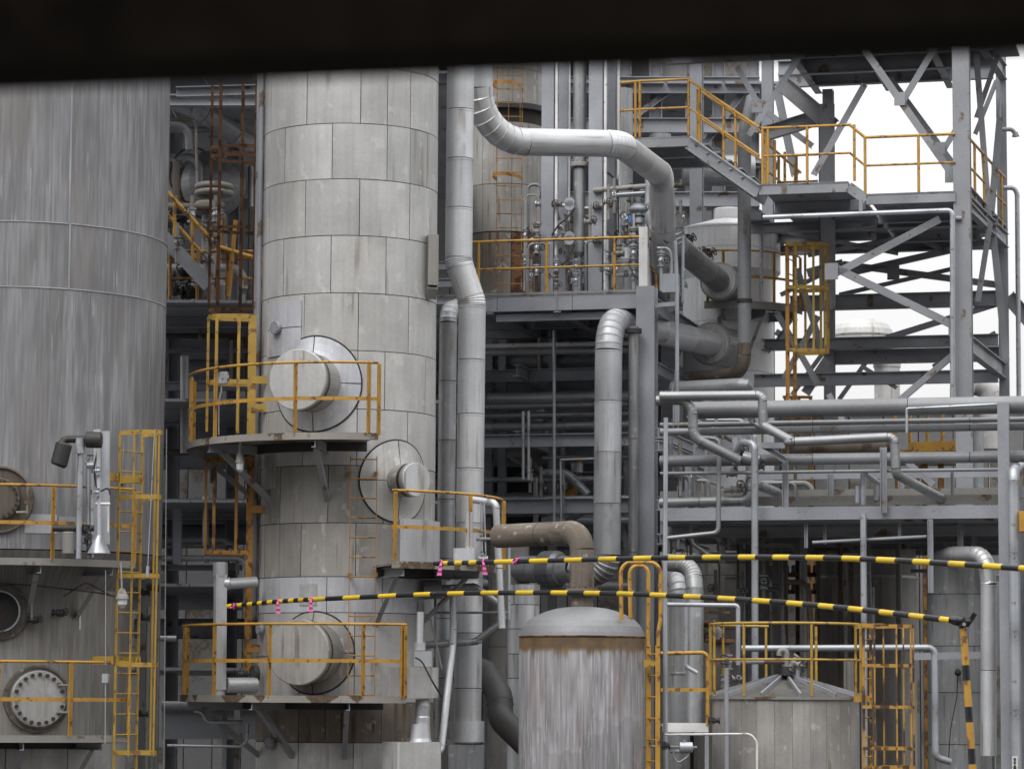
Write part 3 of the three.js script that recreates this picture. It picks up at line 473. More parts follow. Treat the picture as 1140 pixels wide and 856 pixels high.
// boxes and small bore work below the short platform
{
  const t = thing('boxed_valve_stack', 'stack of boxed and round metal jackets at the foot of the clad column', 'casing', P(460, 856, 45)), d = 45;
  part(t, 'base_box', chamferBlock(atY(P(458, 856, d), 0.02), 0.72, Y(458, 826, d) - 0.02, 0.6, 0.02, V(0.5, 0, 1)), M.clad); part(t, 'tapered_collar', tube([P(468, 826, d), P(468, 822, d), P(468, 806, d)], [0.17, 0.155, 0.14], 24), M.jacket);
  part(t, 'crumpled_sleeve', tube([P(470, 806, d), P(470, 799, d), P(470, 797, d), P(470.5, 786, d), P(470, 778, d)], [0.118, 0.118, 0.108, 0.116, 0.1], 14), M.jacket);
  part(t, 'wide_box', chamferBlock(P(460, 777, d), 0.62, 0.46, 0.5, 0.02, V(0.5, 0, 1)), M.clad); part(t, 'small_box', chamferBlock(P(467, 742, d), 0.3, 0.23, 0.3, 0.02, V(0.5, 0, 1)), M.jacket); part(t, 'collar', rod(P(467.5, 724, d), P(467.5, 715, d), 0.085, 18), M.jacket); part(t, 'sleeve', rod(P(467.5, 715, d), P(468, 681, d), 0.055, 16), M.jacket); part(t, 'vent_head', tube([P(468, 681, d), P(468, 670, d)], [0.06, 0.05], 10), M.dark);
  part(t, 'black_hose', bent([P(462, 732, d - 0.3), P(469, 735, d - 0.3), P(482, 760, d - 0.3), P(492, 776, d - 0.1)], 0.014, 0.2), M.dark);
  const s = thing('pipe_casing', 'clad box with round collar where the shiny downpipe ends', 'casing', P(519, 856, 47.6)); part(s, 'base_box', chamferBlock(atY(P(512, 856, 47.7), 0.02), 0.62, Y(512, 829, 47.4) - 0.02, 0.7, 0.02, V(0.3, 0, 1)), M.jacketDull); part(s, 'collar', rod(P(520, 826, 47.6), P(520, 803, 47.6), 0.275, 24), M.jacket);
  const d2 = 46.2;
  jpipe('bent silver hose-like pipe leaning in front of the downpipes', [P(504, 652, d2), P(504.5, 700, d2), P(504, 718, d2), P(491, 836, d2 - 0.5), P(474, 839, d2 - 0.8)], 0.055, M.jacket, { bend: 0.12, gores: 4, seg: 14, sec: 1.1 });
  jpipe('silver pipe hooking round under the short platform', [P(476, 657, d2 + 0.1), P(528, 653, d2), P(557, 674, d2), P(561, 692, d2), P(530, 714, d2 + 0.1), P(474, 718, d2 + 0.3)], 0.06, M.jacketDull, { bend: 0.14, gores: 4, seg: 14, sec: 0.9 });
  part(scene.children[scene.children.length - 1], 'end_drum', rod(P(472, 656, d2 + 0.1), P(492, 655, d2 + 0.1), 0.16, 18), M.jacketDull);
  jpipe('slender silver pipe rising to an elbow behind the short platform rail', [P(559, 700, 45.9), P(552, 560, 45.9), P(524, 556, 46.2)], 0.055, M.jacket, { bend: 0.1, gores: 4, seg: 14 });
  solo('stay_rod', 'thin grey stay running aslant under the short platform', 'rod', rod(P(478, 685, 46), P(492, 745, 46), 0.014, 6), M.steelWarm);
  pipe('thin horizontal tie pipe under the short platform', [P(480, 682, 46.4), P(565, 682, 46.4)], 0.02, M.steelWarm);
  const v = thing('instrument_box', 'white instrument box with thin tubes on the short platform', 'instrument', P(518, 628, 45.6)); part(v, 'box', chamferBlock(P(518, 628, 45.5), 0.34, 0.24, 0.25), M.lightGrey); part(v, 'upright', rod(P(522, 611, 45.5), P(522, 570, 45.5), 0.06, 14), M.lightGrey); for (const x of [537, 541]) part(v, 'tube', rod(P(x, 625, 45.6), P(x - 2, 560, 45.6), 0.012, 6), M.galv); part(v, 'gauge_arm', rod(P(530, 600, 45.6), P(556, 600, 45.6), 0.02), M.steelWarm); valve(v, P(536, 600, 45.6), V(1, 0, 0), 0.07, UP); part(v, 'stand', rod(P(567, 690, 45.6), P(567, 598, 45.6), 0.018), M.galv); valve(v, P(538, 622, 45.5), V(1, 0, 0), 0.07, UP, M.galv);
}

// ================================================================ equipment deck and its frame in the middle
const level = (x0, x1, xr, yr, v) => { const y = G(xr, yr, v).y; return [atY(G(x0, yr, v), y), atY(G(x1, yr, v), y)]; };
const VF = 56, yDeck = G(720, 325, VF).y;
const gAt = (px, v, y) => atY(G(px, 400, v), y);
const along = (p, k) => p.clone().addScaledVector(GB, k);
{
  const t = thing('equipment_deck', 'grey steel equipment deck with yellow rail carried by the tall front post', 'platform', gAt(720, VF, 0));
  const L = gAt(470, VF, yDeck), Rr = gAt(722, VF, yDeck), W = L.distanceTo(Rr), dep = 7.2;
  for (let i = 0; i < 6; i++) for (let k = 0; k < 4; k++) { const c = lerp(L, Rr, (i + 0.5) / 6).addScaledVector(GB, dep * (k + 0.5) / 4); part(t, 'deck_plate', block(atY(c, yDeck - 0.035), W / 6 - 0.012, 0.03, dep / 4 - 0.012), M.steelDark); }
  for (let i = 0; i < 3; i++) { const a = lerp(L, Rr, i / 3), b = lerp(L, Rr, (i + 1) / 3); const s = b.clone().sub(a).normalize().multiplyScalar(0.005); part(t, 'front_beam', prism(secC(0.27, 0.1), atY(b, yDeck - 0.175).sub(s), atY(a, yDeck - 0.175).add(s)), M.steel); }
  part(t, 'lower_channel', prism(secC(0.14, 0.09), atY(gAt(700, VF + 0.15, 0), yDeck - 0.42), atY(gAt(552, VF + 0.15, 0), yDeck - 0.42)), M.steel);
  part(t, 'toe_edge', bar(L.clone().setY(yDeck + 0.03), Rr.clone().setY(yDeck + 0.03), 0.03, 0.05), M.steelWarm);
  part(t, 'side_beam', ibeam(atY(Rr, yDeck - 0.2), atY(along(Rr, dep), yDeck - 0.2), 0.3, 0.16), M.steel);
  for (const k of [1.4, 2.9, 4.4, 6]) part(t, 'joist', ibeam(atY(along(L, k), yDeck - 0.18), atY(along(Rr, k), yDeck - 0.18), 0.24, 0.14), M.steelDark);
  for (const f of [0.3, 0.6]) part(t, 'cross_beam', ibeam(atY(lerp(L, Rr, f), yDeck - 0.2), atY(along(lerp(L, Rr, f), dep), yDeck - 0.2), 0.3, 0.15), M.steelDark);
  part(t, 'front_post', prism(secI(0.36, 0.36, 0.03, 0.02), gAt(720.5, VF - 0.1, 0), gAt(720.5, VF - 0.1, yDeck + 0.08), GB), M.steel);
  part(t, 'back_post', prism(secI(0.3, 0.3), gAt(776, 62.4, 0), gAt(776, 62.4, yDeck - 0.36), GB), M.steel); part(t, 'back_post', prism(secI(0.3, 0.3), gAt(560, 62.4, 0), gAt(560, 62.4, yDeck - 0.36), GB), M.steelDark); part(t, 'back_post', prism(secI(0.3, 0.3), gAt(700, 62.6, 0), gAt(700, 62.6, yDeck - 0.36), GB), M.steelDark);
  const f = [gAt(520, VF + 0.08, yDeck), gAt(721, VF + 0.08, yDeck), along(gAt(721, VF + 0.08, yDeck), 3.1)];
  guardRail(t, f, { kind: 'round', rt: 0.028, posts: [532, 608, 684].map(x => gAt(x, VF + 0.08, yDeck)).concat([0.9, 2.95].map(k => along(f[1], k))) });
  part(t, 'rail_stub', bar(gAt(717, VF + 0.02, yDeck), gAt(717, VF + 0.02, G(717, 253, VF).y), 0.17, 0.17, GB), M.white);
}
{ // storeys of the frame below the deck
  const t = thing('pipe_rack_frame', 'grey steel rack of stacked beams below the equipment deck', 'steel frame', gAt(640, 60, 0));
  for (const [py, v, h, m] of [[417, 58.6, 0.25, M.steel], [430, 60.6, 0.22, M.steel], [490, 57.6, 0.26, M.steel], [563, 57.6, 0.3, M.steel], [511, 61.5, 0.2, M.steel], [613, 60, 0.2, M.steelDark]]) { const [a, b] = level(470, 716, 640, py, v); part(t, 'beam', ibeam(a, b, h, 0.18), m); }
  for (const x of [545, 560, 616, 700]) part(t, 'upright', prism(secI(0.16, 0.16), gAt(x, 59.8, 0), gAt(x, 59.8, yDeck - 0.4), GB), M.steel);
  for (const [py, k] of [[417, 4.6], [490, 4.2], [563, 4.2]]) { const y = G(640, py, 58.6).y; for (const x of [575, 728]) part(t, 'side_beam', ibeam(atY(G(x, py, 57.6), y), along(atY(G(x, py, 57.6), y), k + 3), 0.24, 0.15), M.steel); }
  part(t, 'brace', prism(secL(0.14, 0.012), G(612, 600, 57.9), G(690, 545, 57.9)), M.steelDark); part(t, 'brace', prism(secL(0.12, 0.012), G(545, 500, 60), G(620, 545, 61)), M.steelDark); part(t, 'brace', prism(secL(0.12, 0.012), G(545, 545, 61), G(640, 500, 61)), M.steelDark);
  for (let i = 0; i < 12; i++) { const [a, b] = level(470, 716, 640, 520, 63 + (i % 3) * 3); a.y += (i - 3) * 0.62; b.y = a.y; part(t, 'beam', ibeam(a, b, 0.2, 0.15), M.steelDark); }
}
// pipes lying in the rack
const rackPipe = (label, x0, x1, xr, yr, v, r, m, o) => jpipe(label, level(x0, x1, xr, yr, v), r, m, { sec: 1.6, seg: 16, ...o });
rackPipe('fat dull pipe lying high in the rack below the equipment deck', 470, 700, 600, 402, 60, 0.18, M.jacketDull);
rackPipe('silver pipe crossing the rack at mid height below the equipment deck', 470, 768, 600, 443, 58.8, 0.12, M.jacket);
rackPipe('thin silver pipe tucked directly under the mid-height rack pipe', 470, 700, 600, 452, 58.3, 0.07, M.jacketDull);
rackPipe('grey pipe with rust spots crossing below the rack middle', 470, 712, 600, 475, 58.2, 0.09, M.jacketDull);
pipe('pale tie pipe strung across the gap right under the deck', level(540, 712, 600, 384, 57.6), 0.045, M.white);
pipe('thin dark pipe deep in the rack with a bend at its end', [G(552, 560, 62), G(552, 539, 62), G(720, 536, 62)], 0.075, M.steelDark, 0.2);
pipe('dark pipe deep in the rack near its foot', level(470, 716, 600, 531, 63), 0.09, M.steelDark);
pipe('pair pipe low in the rack, the nearer of two', level(470, 640, 600, 553, 60.5), 0.1, M.jacketDull[0]);
pipe('low rack pipe ending beside the brown elbow', level(470, 600, 600, 570, 59.4), 0.1, M.jacketDull[1]);
{ const s = thing('bent_drain', 'short yellowed bent drain pipe in the dark of the rack', 'pipe', G(640, 520, 59.5)); bareRuns(s, [G(643, 512, 59.5), G(641, 548, 59.5), G(620, 556, 59.2)], 0.1, M.ochre, 0.3); part(s, 'collar', tube([G(642.5, 526, 59.5), G(642.5, 516, 59.5)], [0.125, 0.125], 16), M.galv); part(s, 'sleeve', tube([G(628, 545, 59.5), G(628, 522, 59.5)], 0.07, 12), M.galv); }
for (const [x, a, b, l] of [[582.5, 458, 534, 'nearer thin upright pipe of the pair in the rack'], [588.5, 458, 534, 'second thin upright pipe of the pair in the rack'], [617, 368, 585, 'long thin upright conduit in front of the rack beams']]) pipe(l, [G(x, b, 57.2), G(x, a, 57.2)], 0.03, M.galv);
pipe('thin square-bent conduit framing the drain pipe in the rack', [G(625, 582, 57), G(624, 512, 57), G(665, 510.5, 57)], 0.02, M.galv, 0.02);
// jacketed pipe with the big hooks: from the squat vessel round and down
{
  const t = thing('insulated_pipe', 'fat silver jacketed pipe dropping straight down beside the front post', 'pipe', G(676, 600, 55.2)), v = 55.2;
  jacketed(t, [P(797, 384, 60.6), G(700, 361, 56.6), G(678, 357, v), G(675.5, 640, v), G(640, 634, v + 0.3), G(548, 634, v + 1.2)], 0.262, M.jacket, { bend: [0, 0.4, 0.62, 0.72, 0.3, 0], gores: 8, sec: 1.03 });
  const n = G(548, 634, v + 1.2).sub(G(640, 634, v + 0.3)).normalize(), q = G(625, 634, v + 0.4); part(t, 'collar', tube([q, q.clone().addScaledVector(n, 0.08), q.clone().addScaledVector(n, 0.4), q.clone().addScaledVector(n, 0.42)], [0.3, 0.36, 0.36, 0.28], 26), M.jacketDull);
}
{ // silver pipe with the long horizontal reach
  const t = thing('insulated_pipe', 'fat silver jacketed pipe bending from horizontal over to the squat vessel', 'pipe', G(534, 90, 51));
  jacketed(t, [P(532, -30, 51), P(533, 157, 51.5), P(690, 160, 53), P(736, 194, 56), atY(P(741, 250, 59), yDeck + 0.01)], 0.245, M.jacket, { bend: [0, 0.95, 0.8, 0.75, 0], gores: 8, sec: 1.35 });
  jpipe('grey jacketed pipe slanting from the deck corner to the upper side flange', [P(746, 240, 57.9), P(750, 270, 58), P(804, 316, 60.8)], 0.24, M.jacketDull, { bend: 0.4, sec: 0.9 });
}
jpipe('slim jacketed pipe running upright along the front post', [gAt(705.5, VF - 0.5, 0.05), gAt(705.5, VF - 0.5, G(705, 367, VF).y)], 0.095, M.jacketDull, { seg: 14, sec: 2.2 });
part(scene.children[scene.children.length - 1], 'clamp', tube([G(705.5, 371, VF - 0.5), G(705.5, 366, VF - 0.5)], 0.16, 12), M.dark);
{ // tall posts above the deck
  const t = thing('upper_frame', 'tall grey H-section posts rising above the equipment deck', 'steel frame', gAt(640, 58, yDeck)), top = G(640, -160, 58).y;
  for (const [x, w, v] of [[610, 0.25, 57.4], [627, 0.19, 58.6], [664, 0.28, 57.2], [679.5, 0.22, 58.2]]) part(t, 'post', prism(secI(w, w, 0.02, 0.016), gAt(x, v, yDeck + 0.002), gAt(x, v, top), GB), M.steel);
  part(t, 'crown_beam', ibeam(gAt(600, 57.9, G(640, -120, 58).y), gAt(690, 57.9, G(640, -120, 58).y), 0.3, 0.2), M.steel);
  for (const [x, v, r] of [[618.5, 57.1, 0.03], [633, 57.6, 0.022], [673.5, 57, 0.03], [688, 57.5, 0.03]]) part(t, 'conduit', rod(gAt(x, v, yDeck + 0.002), gAt(x, v, top), r), M.white);
  const p = thing('vent_stack', 'grey upright pipe widening to a capped pot between the tall posts', 'pipe', gAt(644.5, 57.2, yDeck)), g = py => gAt(644.5, 57.2, G(644, py, 57.2).y);
  part(p, 'upper_pipe', rod(g(184), g(-150), 0.135, 18), M.jacketDull); flange(p, g(186), UP, 0.19, 0.09, 10, M.steelWarm, M.dark);
  part(p, 'pot', tube([g(286), g(281), g(190), g(186)], [0.06, 0.12, 0.12, 0.1], 18), M.jacketDull); part(p, 'drain', rod(g(324), g(286), 0.05), M.galv);
  for (const [py, s] of [[228, -1], [266, -1], [232, 1], [270, 1]]) { const q = g(py); part(p, 'side_nozzle', rod(q, q.clone().addScaledVector(GU, s * 0.45), 0.035), M.galv); valve(p, q.clone().addScaledVector(GU, s * 0.42).addScaledVector(GB, -0.2), GU, 0.1, GB.clone().negate(), M.steelWarm); part(p, 'gauge_pot', tube([q.clone().addScaledVector(GU, -0.12).addScaledVector(GB, -0.25), q.clone().addScaledVector(GU, -0.12).addScaledVector(GB, -0.38)], [0.1, 0.1], 14), M.galv); }
}
{ // clad vessel behind the deck with a caged ladder
  const c = P(562, 250, 63.5), R = 0.84, t = thing('clad_vessel', 'tall clad vessel behind the deck, rusty bare patch at its foot', 'tower', atY(c, 0)), y = py => Y(562, py, 63.5 - R);
  part(t, 'inner_shell', turned(c, [[R - 0.02, 0.05], [R - 0.02, y(-100)]], 32), M.mastic);
  for (const [a, b] of [[-100, 75], [75, 120], [135, 204], [204, 257], [330, 520]]) for (let k = 0; k < 8; k++) part(t, 'panel', shellPlate(c, R, 0.02, (k * 45 + 10.3) * D2, (k * 45 + 54.7) * D2, y(b) + 0.006, y(a) - 0.006, 5), M.cladDirty);
  part(t, 'support_ring', shellPlate(c, R + 0.1, 0.12, -Math.PI, Math.PI, y(120), y(114), 36), M.dark);
  for (let k = 0; k < 8; k++) part(t, 'rusty_plate', shellPlate(c, R - 0.005, 0.015, (k * 45 + 10.6) * D2, (k * 45 + 54.4) * D2, y(330), y(258), 4), [M.rust, M.brownPipe, M.cladRust[0]]);
  const l = thing('caged_ladder', 'thin ochre caged ladder on the clad vessel behind the deck', 'ladder', P(568, 320, 62)), yy = py => Y(568, py, 62), a = P(553, 200, 62.3), b = P(581, 200, 62.3);
  ladder(l, a, b, yy(318), yy(-60), { m: M.ochre, w: 0.035, cage: [yy(196), yy(-60)], n: V(-0.25, 0, 0.97).normalize(), depth: 0.65, hoops: [196, 94, 10].map(yy), bars: 4, hoopH: 0.08, wide: 0.02 });
}
// valve sets on the deck
const valveTree = (label, px, py0, py1, v, spec, m = M.galv) => { const t = thing('valve_set', label, 'valve', gAt(px, v, yDeck)), y = py => G(px, py, v).y, b = gAt(px, v, y(py0)), e = gAt(px, v, y(py1)); part(t, 'upright_pipe', rod(b, e, 0.032, 10), m);
  for (const [py, s, side] of spec) { const q = gAt(px, v, y(py)); valve(t, q, UP, s, GU.clone().multiplyScalar(side * 0.8).addScaledVector(GB, -0.6).normalize(), rnd() < 0.5 ? M.steelWarm : M.galv); part(t, 'flange_pair', tube([gAt(px, v, y(py) + s * 1.15), gAt(px, v, y(py) + s * 1.5)], s * 0.75, 12), M.galv); }
  return t; };
valveTree('dark valve set hugging the ladder vessel at the deck rail', 584, 324, 222, 57.4, [[262, 0.1, 1], [290, 0.09, 1]]); 
valveTree('valve set with two handwheels beside the first tall post', 597, 324, 250, 57.0, [[258, 0.13, -1], [276, 0.11, 1], [302, 0.09, 1]], M.dark);
valveTree('valve set under the capped pot on the deck', 641, 324, 288, 56.8, [[297, 0.1, 1], [312, 0.1, -1]]);
valveTree('slim valve set just right of the capped pot', 676, 324, 262, 56.6, [[300, 0.09, -1], [284, 0.07, 1]]);
valveTree('tall valve column in front of the small domed pot', 705.5, 324, 238, 56.5, [[262, 0.11, -1], [282, 0.12, 1], [305, 0.11, -1]]);
valveTree('valve column nearest the deck corner', 736, 324, 215, 56.3, [[232, 0.11, 1], [248, 0.13, -1], [268, 0.11, 1], [290, 0.12, 1]]);
valveTree('valve column on the receding side of the deck', 744, 324, 232, 57, [[250, 0.12, 1], [268, 0.11, -1], [286, 0.11, 1]]);
valveTree('valve column behind the deck corner rail', 728, 324, 200, 57.9, [[214, 0.1, 1], [226, 0.1, -1], [244, 0.1, 1]]);
valveTree('small valve pair behind the second tall post', 631, 324, 236, 57.9, [[246, 0.1, 1], [280, 0.1, -1]], M.steelDark);
valveTree('slim dark valve riser between the last two tall posts', 671, 324, 222, 57.8, [[236, 0.1, -1], [262, 0.09, 1], [310, 0.1, 1]], M.steelDark);
valveTree('stout valve riser left of the white rail stub', 697, 324, 252, 57.6, [[262, 0.14, -1]], M.galv);
valveTree('valve riser farthest back along the deck side', 757, 330, 262, 58.6, [[270, 0.13, 1], [288, 0.12, -1]], M.galv);
valveTree('thick flanged valve riser leaning on the header loop', 715.5, 324, 206, 57.3, [[218, 0.09, 1], [240, 0.1, 1], [270, 0.13, -1], [296, 0.12, 1]], M.steelWarm);
valveTree('low valve trio between first and second tall posts', 619, 324, 284, 56.6, [[296, 0.09, 1], [308, 0.09, -1], [317, 0.08, 1]], M.steelWarm);
for (const [l, q] of [['dark cable drooping from the capped pot to the first post', [[640, 232], [630, 244], [622, 250], [614, 262]]], ['dark cable looping below the capped pot', [[640, 272], [634, 284], [630, 292], [621, 297]]], ['dark cable sagging between deck valves near the corner', [[706, 240], [712, 262], [722, 268], [735, 262]]]]) solo('cable', l, 'cable', bent(q.map(w => G(w[0], w[1], 56.6)), 0.018, 0.3, 6), M.dark);
{
  const t = thing('domed_pot', 'small domed silver pot standing on the deck', 'vessel', gAt(699, 57, yDeck)), c = gAt(699, 57, 0), y = py => G(699, py, 57).y;
  part(t, 'body', turned(c, [[0.3, yDeck], [0.3, y(295)], [0.31, y(294)], [0.31, y(290)], [0.28, y(282)], [0.2, y(277)], [0.01, y(275)]], 28), M.jacketDull); part(t, 'band', turned(c, [[0.315, y(309)], [0.315, y(306)]], 28), M.galv); valve(t, gAt(689, 56.7, y(284)), GU, 0.1, UP);
  part(t, 'hose', bent([gAt(703, 56.6, y(288)), gAt(700, 56.5, y(298)), gAt(706, 56.4, y(312)), gAt(712, 56.4, y(316))], 0.018, 0.1), M.dark);
  const h = thing('pipe_header', 'square loop of grey header pipes above the deck valves', 'pipe', G(700, 210, 57)); 
  part(h, 'front_header', rod(G(661, 212, 57), G(722, 207, 57), 0.055, 12), M.steelWarm); part(h, 'side_header', rod(G(722, 207, 57), along(G(722, 207, 57), 1.6), 0.055, 12), M.steelWarm); part(h, 'lower_header', rod(G(686, 217.5, 57.2), G(735, 214, 57.2), 0.05, 12), M.galv); part(h, 'riser', rod(gAt(722, 57, yDeck), G(722, 198, 57), 0.07, 12), M.galv); part(h, 'riser', rod(gAt(690, 57.2, yDeck), G(690, 195, 57.2), 0.03), M.galv); part(h, 'branch', bent([G(677, 192, 57.3), G(688, 201, 57.2), G(690, 260, 57.2)], 0.03, 0.1), M.dark); part(h, 'branch', rod(G(672, 231, 57.1), G(684, 228, 57.1), 0.04), M.dark);
  const a = thing('control_valve', 'control valve with round ribbed actuator and blue plate on the deck', 'valve', G(711, 250, 56.6)); const q = py => G(711, py, 56.6); part(a, 'actuator', tube([q(236), q(234), q(232), q(230), q(228), q(227)], [0.16, 0.2, 0.2, 0.15, 0.15, 0.06], 22), M.galv); part(a, 'yoke', rod(q(248), q(236), 0.1, 12), M.galv); valve(a, q(256), GU, 0.18, UP, M.steelWarm); part(a, 'name_plate', bar(G(701.5, 247, 56.4), G(701.5, 240, 56.4), 0.06, 0.02, GB), M.blue);
  const bx = thing('junction_cabinet', 'grey cabinet with conduits on the side of the deck post', 'cabinet', G(746, 325, 55.9)); part(bx, 'cabinet', chamferBlock(G(747, 326, 55.7), 0.32, 0.36, 0.25), M.galv); part(bx, 'conduit', bent([G(754, 440, 55.6), G(754, 320, 55.6), G(752, 268, 55.6)], 0.04, 0.1), M.galv); part(bx, 'conduit', bent([G(732, 276, 55.8), G(745, 276, 55.8), G(748, 286, 55.8), G(748, 310, 55.8)], 0.025, 0.12), M.galv); part(bx, 'conduit', rod(G(760, 335, 55.8), G(761, 262, 55.8), 0.03), M.galv); part(bx, 'conduit', bent([G(748, 438, 55.7), G(752, 425, 55.7), G(754, 400, 55.6)], 0.03, 0.1), M.galv); part(bx, 'bracket', bar(G(730, 340, 55.7), G(754, 338, 55.7), 0.04, 0.08), M.galv);
}
// brown elbow and the vertical drum
const c5 = P(648, 760, 42.5), R5 = 0.9;
{
  const t = thing('storage_drum', 'upright grey streaked drum with domed top and a brown rust band', 'vessel', atY(c5, 0)), y = py => Y(648, py, 42.5 - R5);
  const H0 = y(707), sf = streakFn([112, 111, 113], [178, 177, 181], [146, 124, 122], 85), base = (u, w) => { const c = sf((u * 2) % 1, w), n = fbm(u, w, 260, 5, 3, 431); return c.map(q => q + (n - 0.5) * 46); };
  const dm = tex((u, w) => { let c = base(u, w); const e = (w - 0.86) * 1.0, rag = (fbm(u, 0.3, 40, 3, 4, 401) - 0.5) * 0.022, drip = sm(0.5, 0.8, fbm(u, w, 120, 1, 3, 405)) * 0.04; // rust below the knuckle with ragged run marks
    const k = sm(-0.064 + rag - drip, -0.04 + rag, e) * (1 - sm(0.0, 0.012, e + rag * 0.3)); c = mix(c, [78 + 44 * fbm(u, w, 50, 30, 3, 409), 66 + 26 * fbm(u, w, 50, 30, 3, 409), 54], Math.min(1, k) * (0.75 + 0.35 * fbm(u, w, 30, 12, 3, 411)));
    const pale = sm(0.47, 0.5, w + (fbm(u, w, 24, 10, 4, 421) - 0.5) * 0.5); return mix(c.map(q => q * 0.92), c, pale); }, 6.2832 * R5, 4, 1024, 768);
  M.drum = new THREE.MeshStandardMaterial({ map: dm, bumpMap: dentT, bumpScale: 0.006, metalness: 0.1, roughness: 0.6 }); const v1 = 4 * 0.86;
  part(t, 'shell', turned(c5, [[R5, 0.02], [R5, H0]], 64, [0, v1 - (H0 - 0.02)]), M.drum);
  part(t, 'knuckle_weld', tube(arc(c5, R5, -180, 180, y(708), 64), 0.014, 6, { smooth: true }), M.rust);
  part(t, 'dome', turned(c5, [[R5 + 0.002, y(707)], [R5 * 0.985, y(703)], [R5 * 0.94, y(696)], [R5 * 0.86, y(689.5)], [R5 * 0.74, y(684)], [R5 * 0.58, y(679)], [R5 * 0.4, y(675.4)], [R5 * 0.2, y(673.6)], [0.01, y(673)]], 64), M.greyPipe[2]);
  const nz = py => P(648, py, 42.5); part(t, 'top_nozzle', rod(nz(678), nz(663), 0.155, 22), M.dusty); flange(t, nz(663), UP, 0.24, 0.05, 14, M.dusty, M.brownPipe);
  const p = thing('brown_pipe', 'dusty brown pipe bending over into the top of the streaked drum', 'pipe', P(648, 655, 42.5)); bareRuns(p, [P(648, 659, 42.5), P(648, 592, 42.5), P(620, 594, 42.9), P(555, 597, 43.8)], 0.175, M.dusty, 0.42, 24); flange(p, nz(659.2), UP, 0.24, 0.045, 14, M.dusty, M.brownPipe); { const a = P(604, 594.9, 43.13), n = P(555, 597, 43.8).sub(P(620, 594, 42.9)).normalize(); part(p, 'weld_ring', tube([a, a.clone().addScaledVector(n, 0.03)], 0.183, 24, { caps: false }), M.brownPipe); }
  const s = thing('brown_pipe', 'dark brown S-shaped pipe plunging behind the streaked drum', 'pipe', P(556, 790, 47.9)); bareRuns(s, [P(490, 742, 49.4), P(541, 748, 48.6), P(557, 776, 48), P(557, 800, 47.8), P(604, 846, 46.8)], 0.21, M.dark, 0.44, 22); for (const q of [783, 795]) part(s, 'weld_ring', tube([P(557, q, 47.95), P(557, q + 2.5, 47.95)], 0.222, 20, { caps: false }), M.dark);
}
{ // yellow step-through ladder of the drum
  const t = thing('drum_ladder', 'yellow ladder with arched hand loops beside the streaked drum', 'ladder', P(730, 856, 42)), d = 42;
  for (const [x0, x1, yt, dd, xs] of [[692, 735.5, 626, d - 0.12, 736], [702, 722, 629.5, d + 0.25, 724.5]]) part(t, 'hand_loop', bent([P(x0, 690, dd), P(x0 - 1, yt, dd), P(x1, yt, dd), P(x1, 690, dd), P(xs - 3, 704, dd), P(xs - 3, 720, dd)], 0.029, 0.16, 10, 6), M.yellow);
  for (const [x, dd] of [[732.5, d - 0.12], [721.5 + 0.5, d + 0.25]]) part(t, 'stringer', bar(atY(P(x, 720, dd), 0.02), P(x, 718, dd), 0.07, 0.015, V(0, 0, 1)), M.yellow);
  for (let y = 0.3; y < Y(730, 716, d); y += 0.3) part(t, 'rung', rod(atY(P(732.5, 720, d - 0.12), y), atY(P(722, 720, d + 0.25), y), 0.013, 6), M.yellow);
  part(t, 'stand_off', bar(P(717, 739, d + 0.1), P(733, 738, d + 0.1), 0.05, 0.1), M.yellowPale);
}
solo('thin_mast', 'thin grey pole standing right beside the arched yellow ladder', 'pole', tube([P(741, 880, 43.2), P(740.5, 640, 43.2), P(741.5, 465, 43.2)], 0.034, 8), M.galv);
{ // valve fixture low beside the drum
  const t = thing('sample_valve', 'small sampling valve on a thin pipe low beside the yellow ladder', 'valve', P(762, 830, 42.4)), d = 42.3; part(t, 'pipe_run', rod(P(716, 831, d), P(776, 832, d), 0.018), M.steelWarm); part(t, 'body', tube([P(756, 832, d), P(757, 832, d), P(771, 832, d), P(772, 832, d)], [0.03, 0.075, 0.075, 0.03], 14), M.galv); valve(t, P(739, 830, d), V(1, 0, 0), 0.09, V(0, 0, 1), M.dark); part(t, 'tube', bent([P(750, 833, d), P(750, 842, d), P(755, 850, d), P(766, 842, d), P(767, 833, d)], 0.012, 0.05), M.galv); part(t, 'lever', rod(P(762, 829, d), P(762, 823, d), 0.02), M.galv);
}

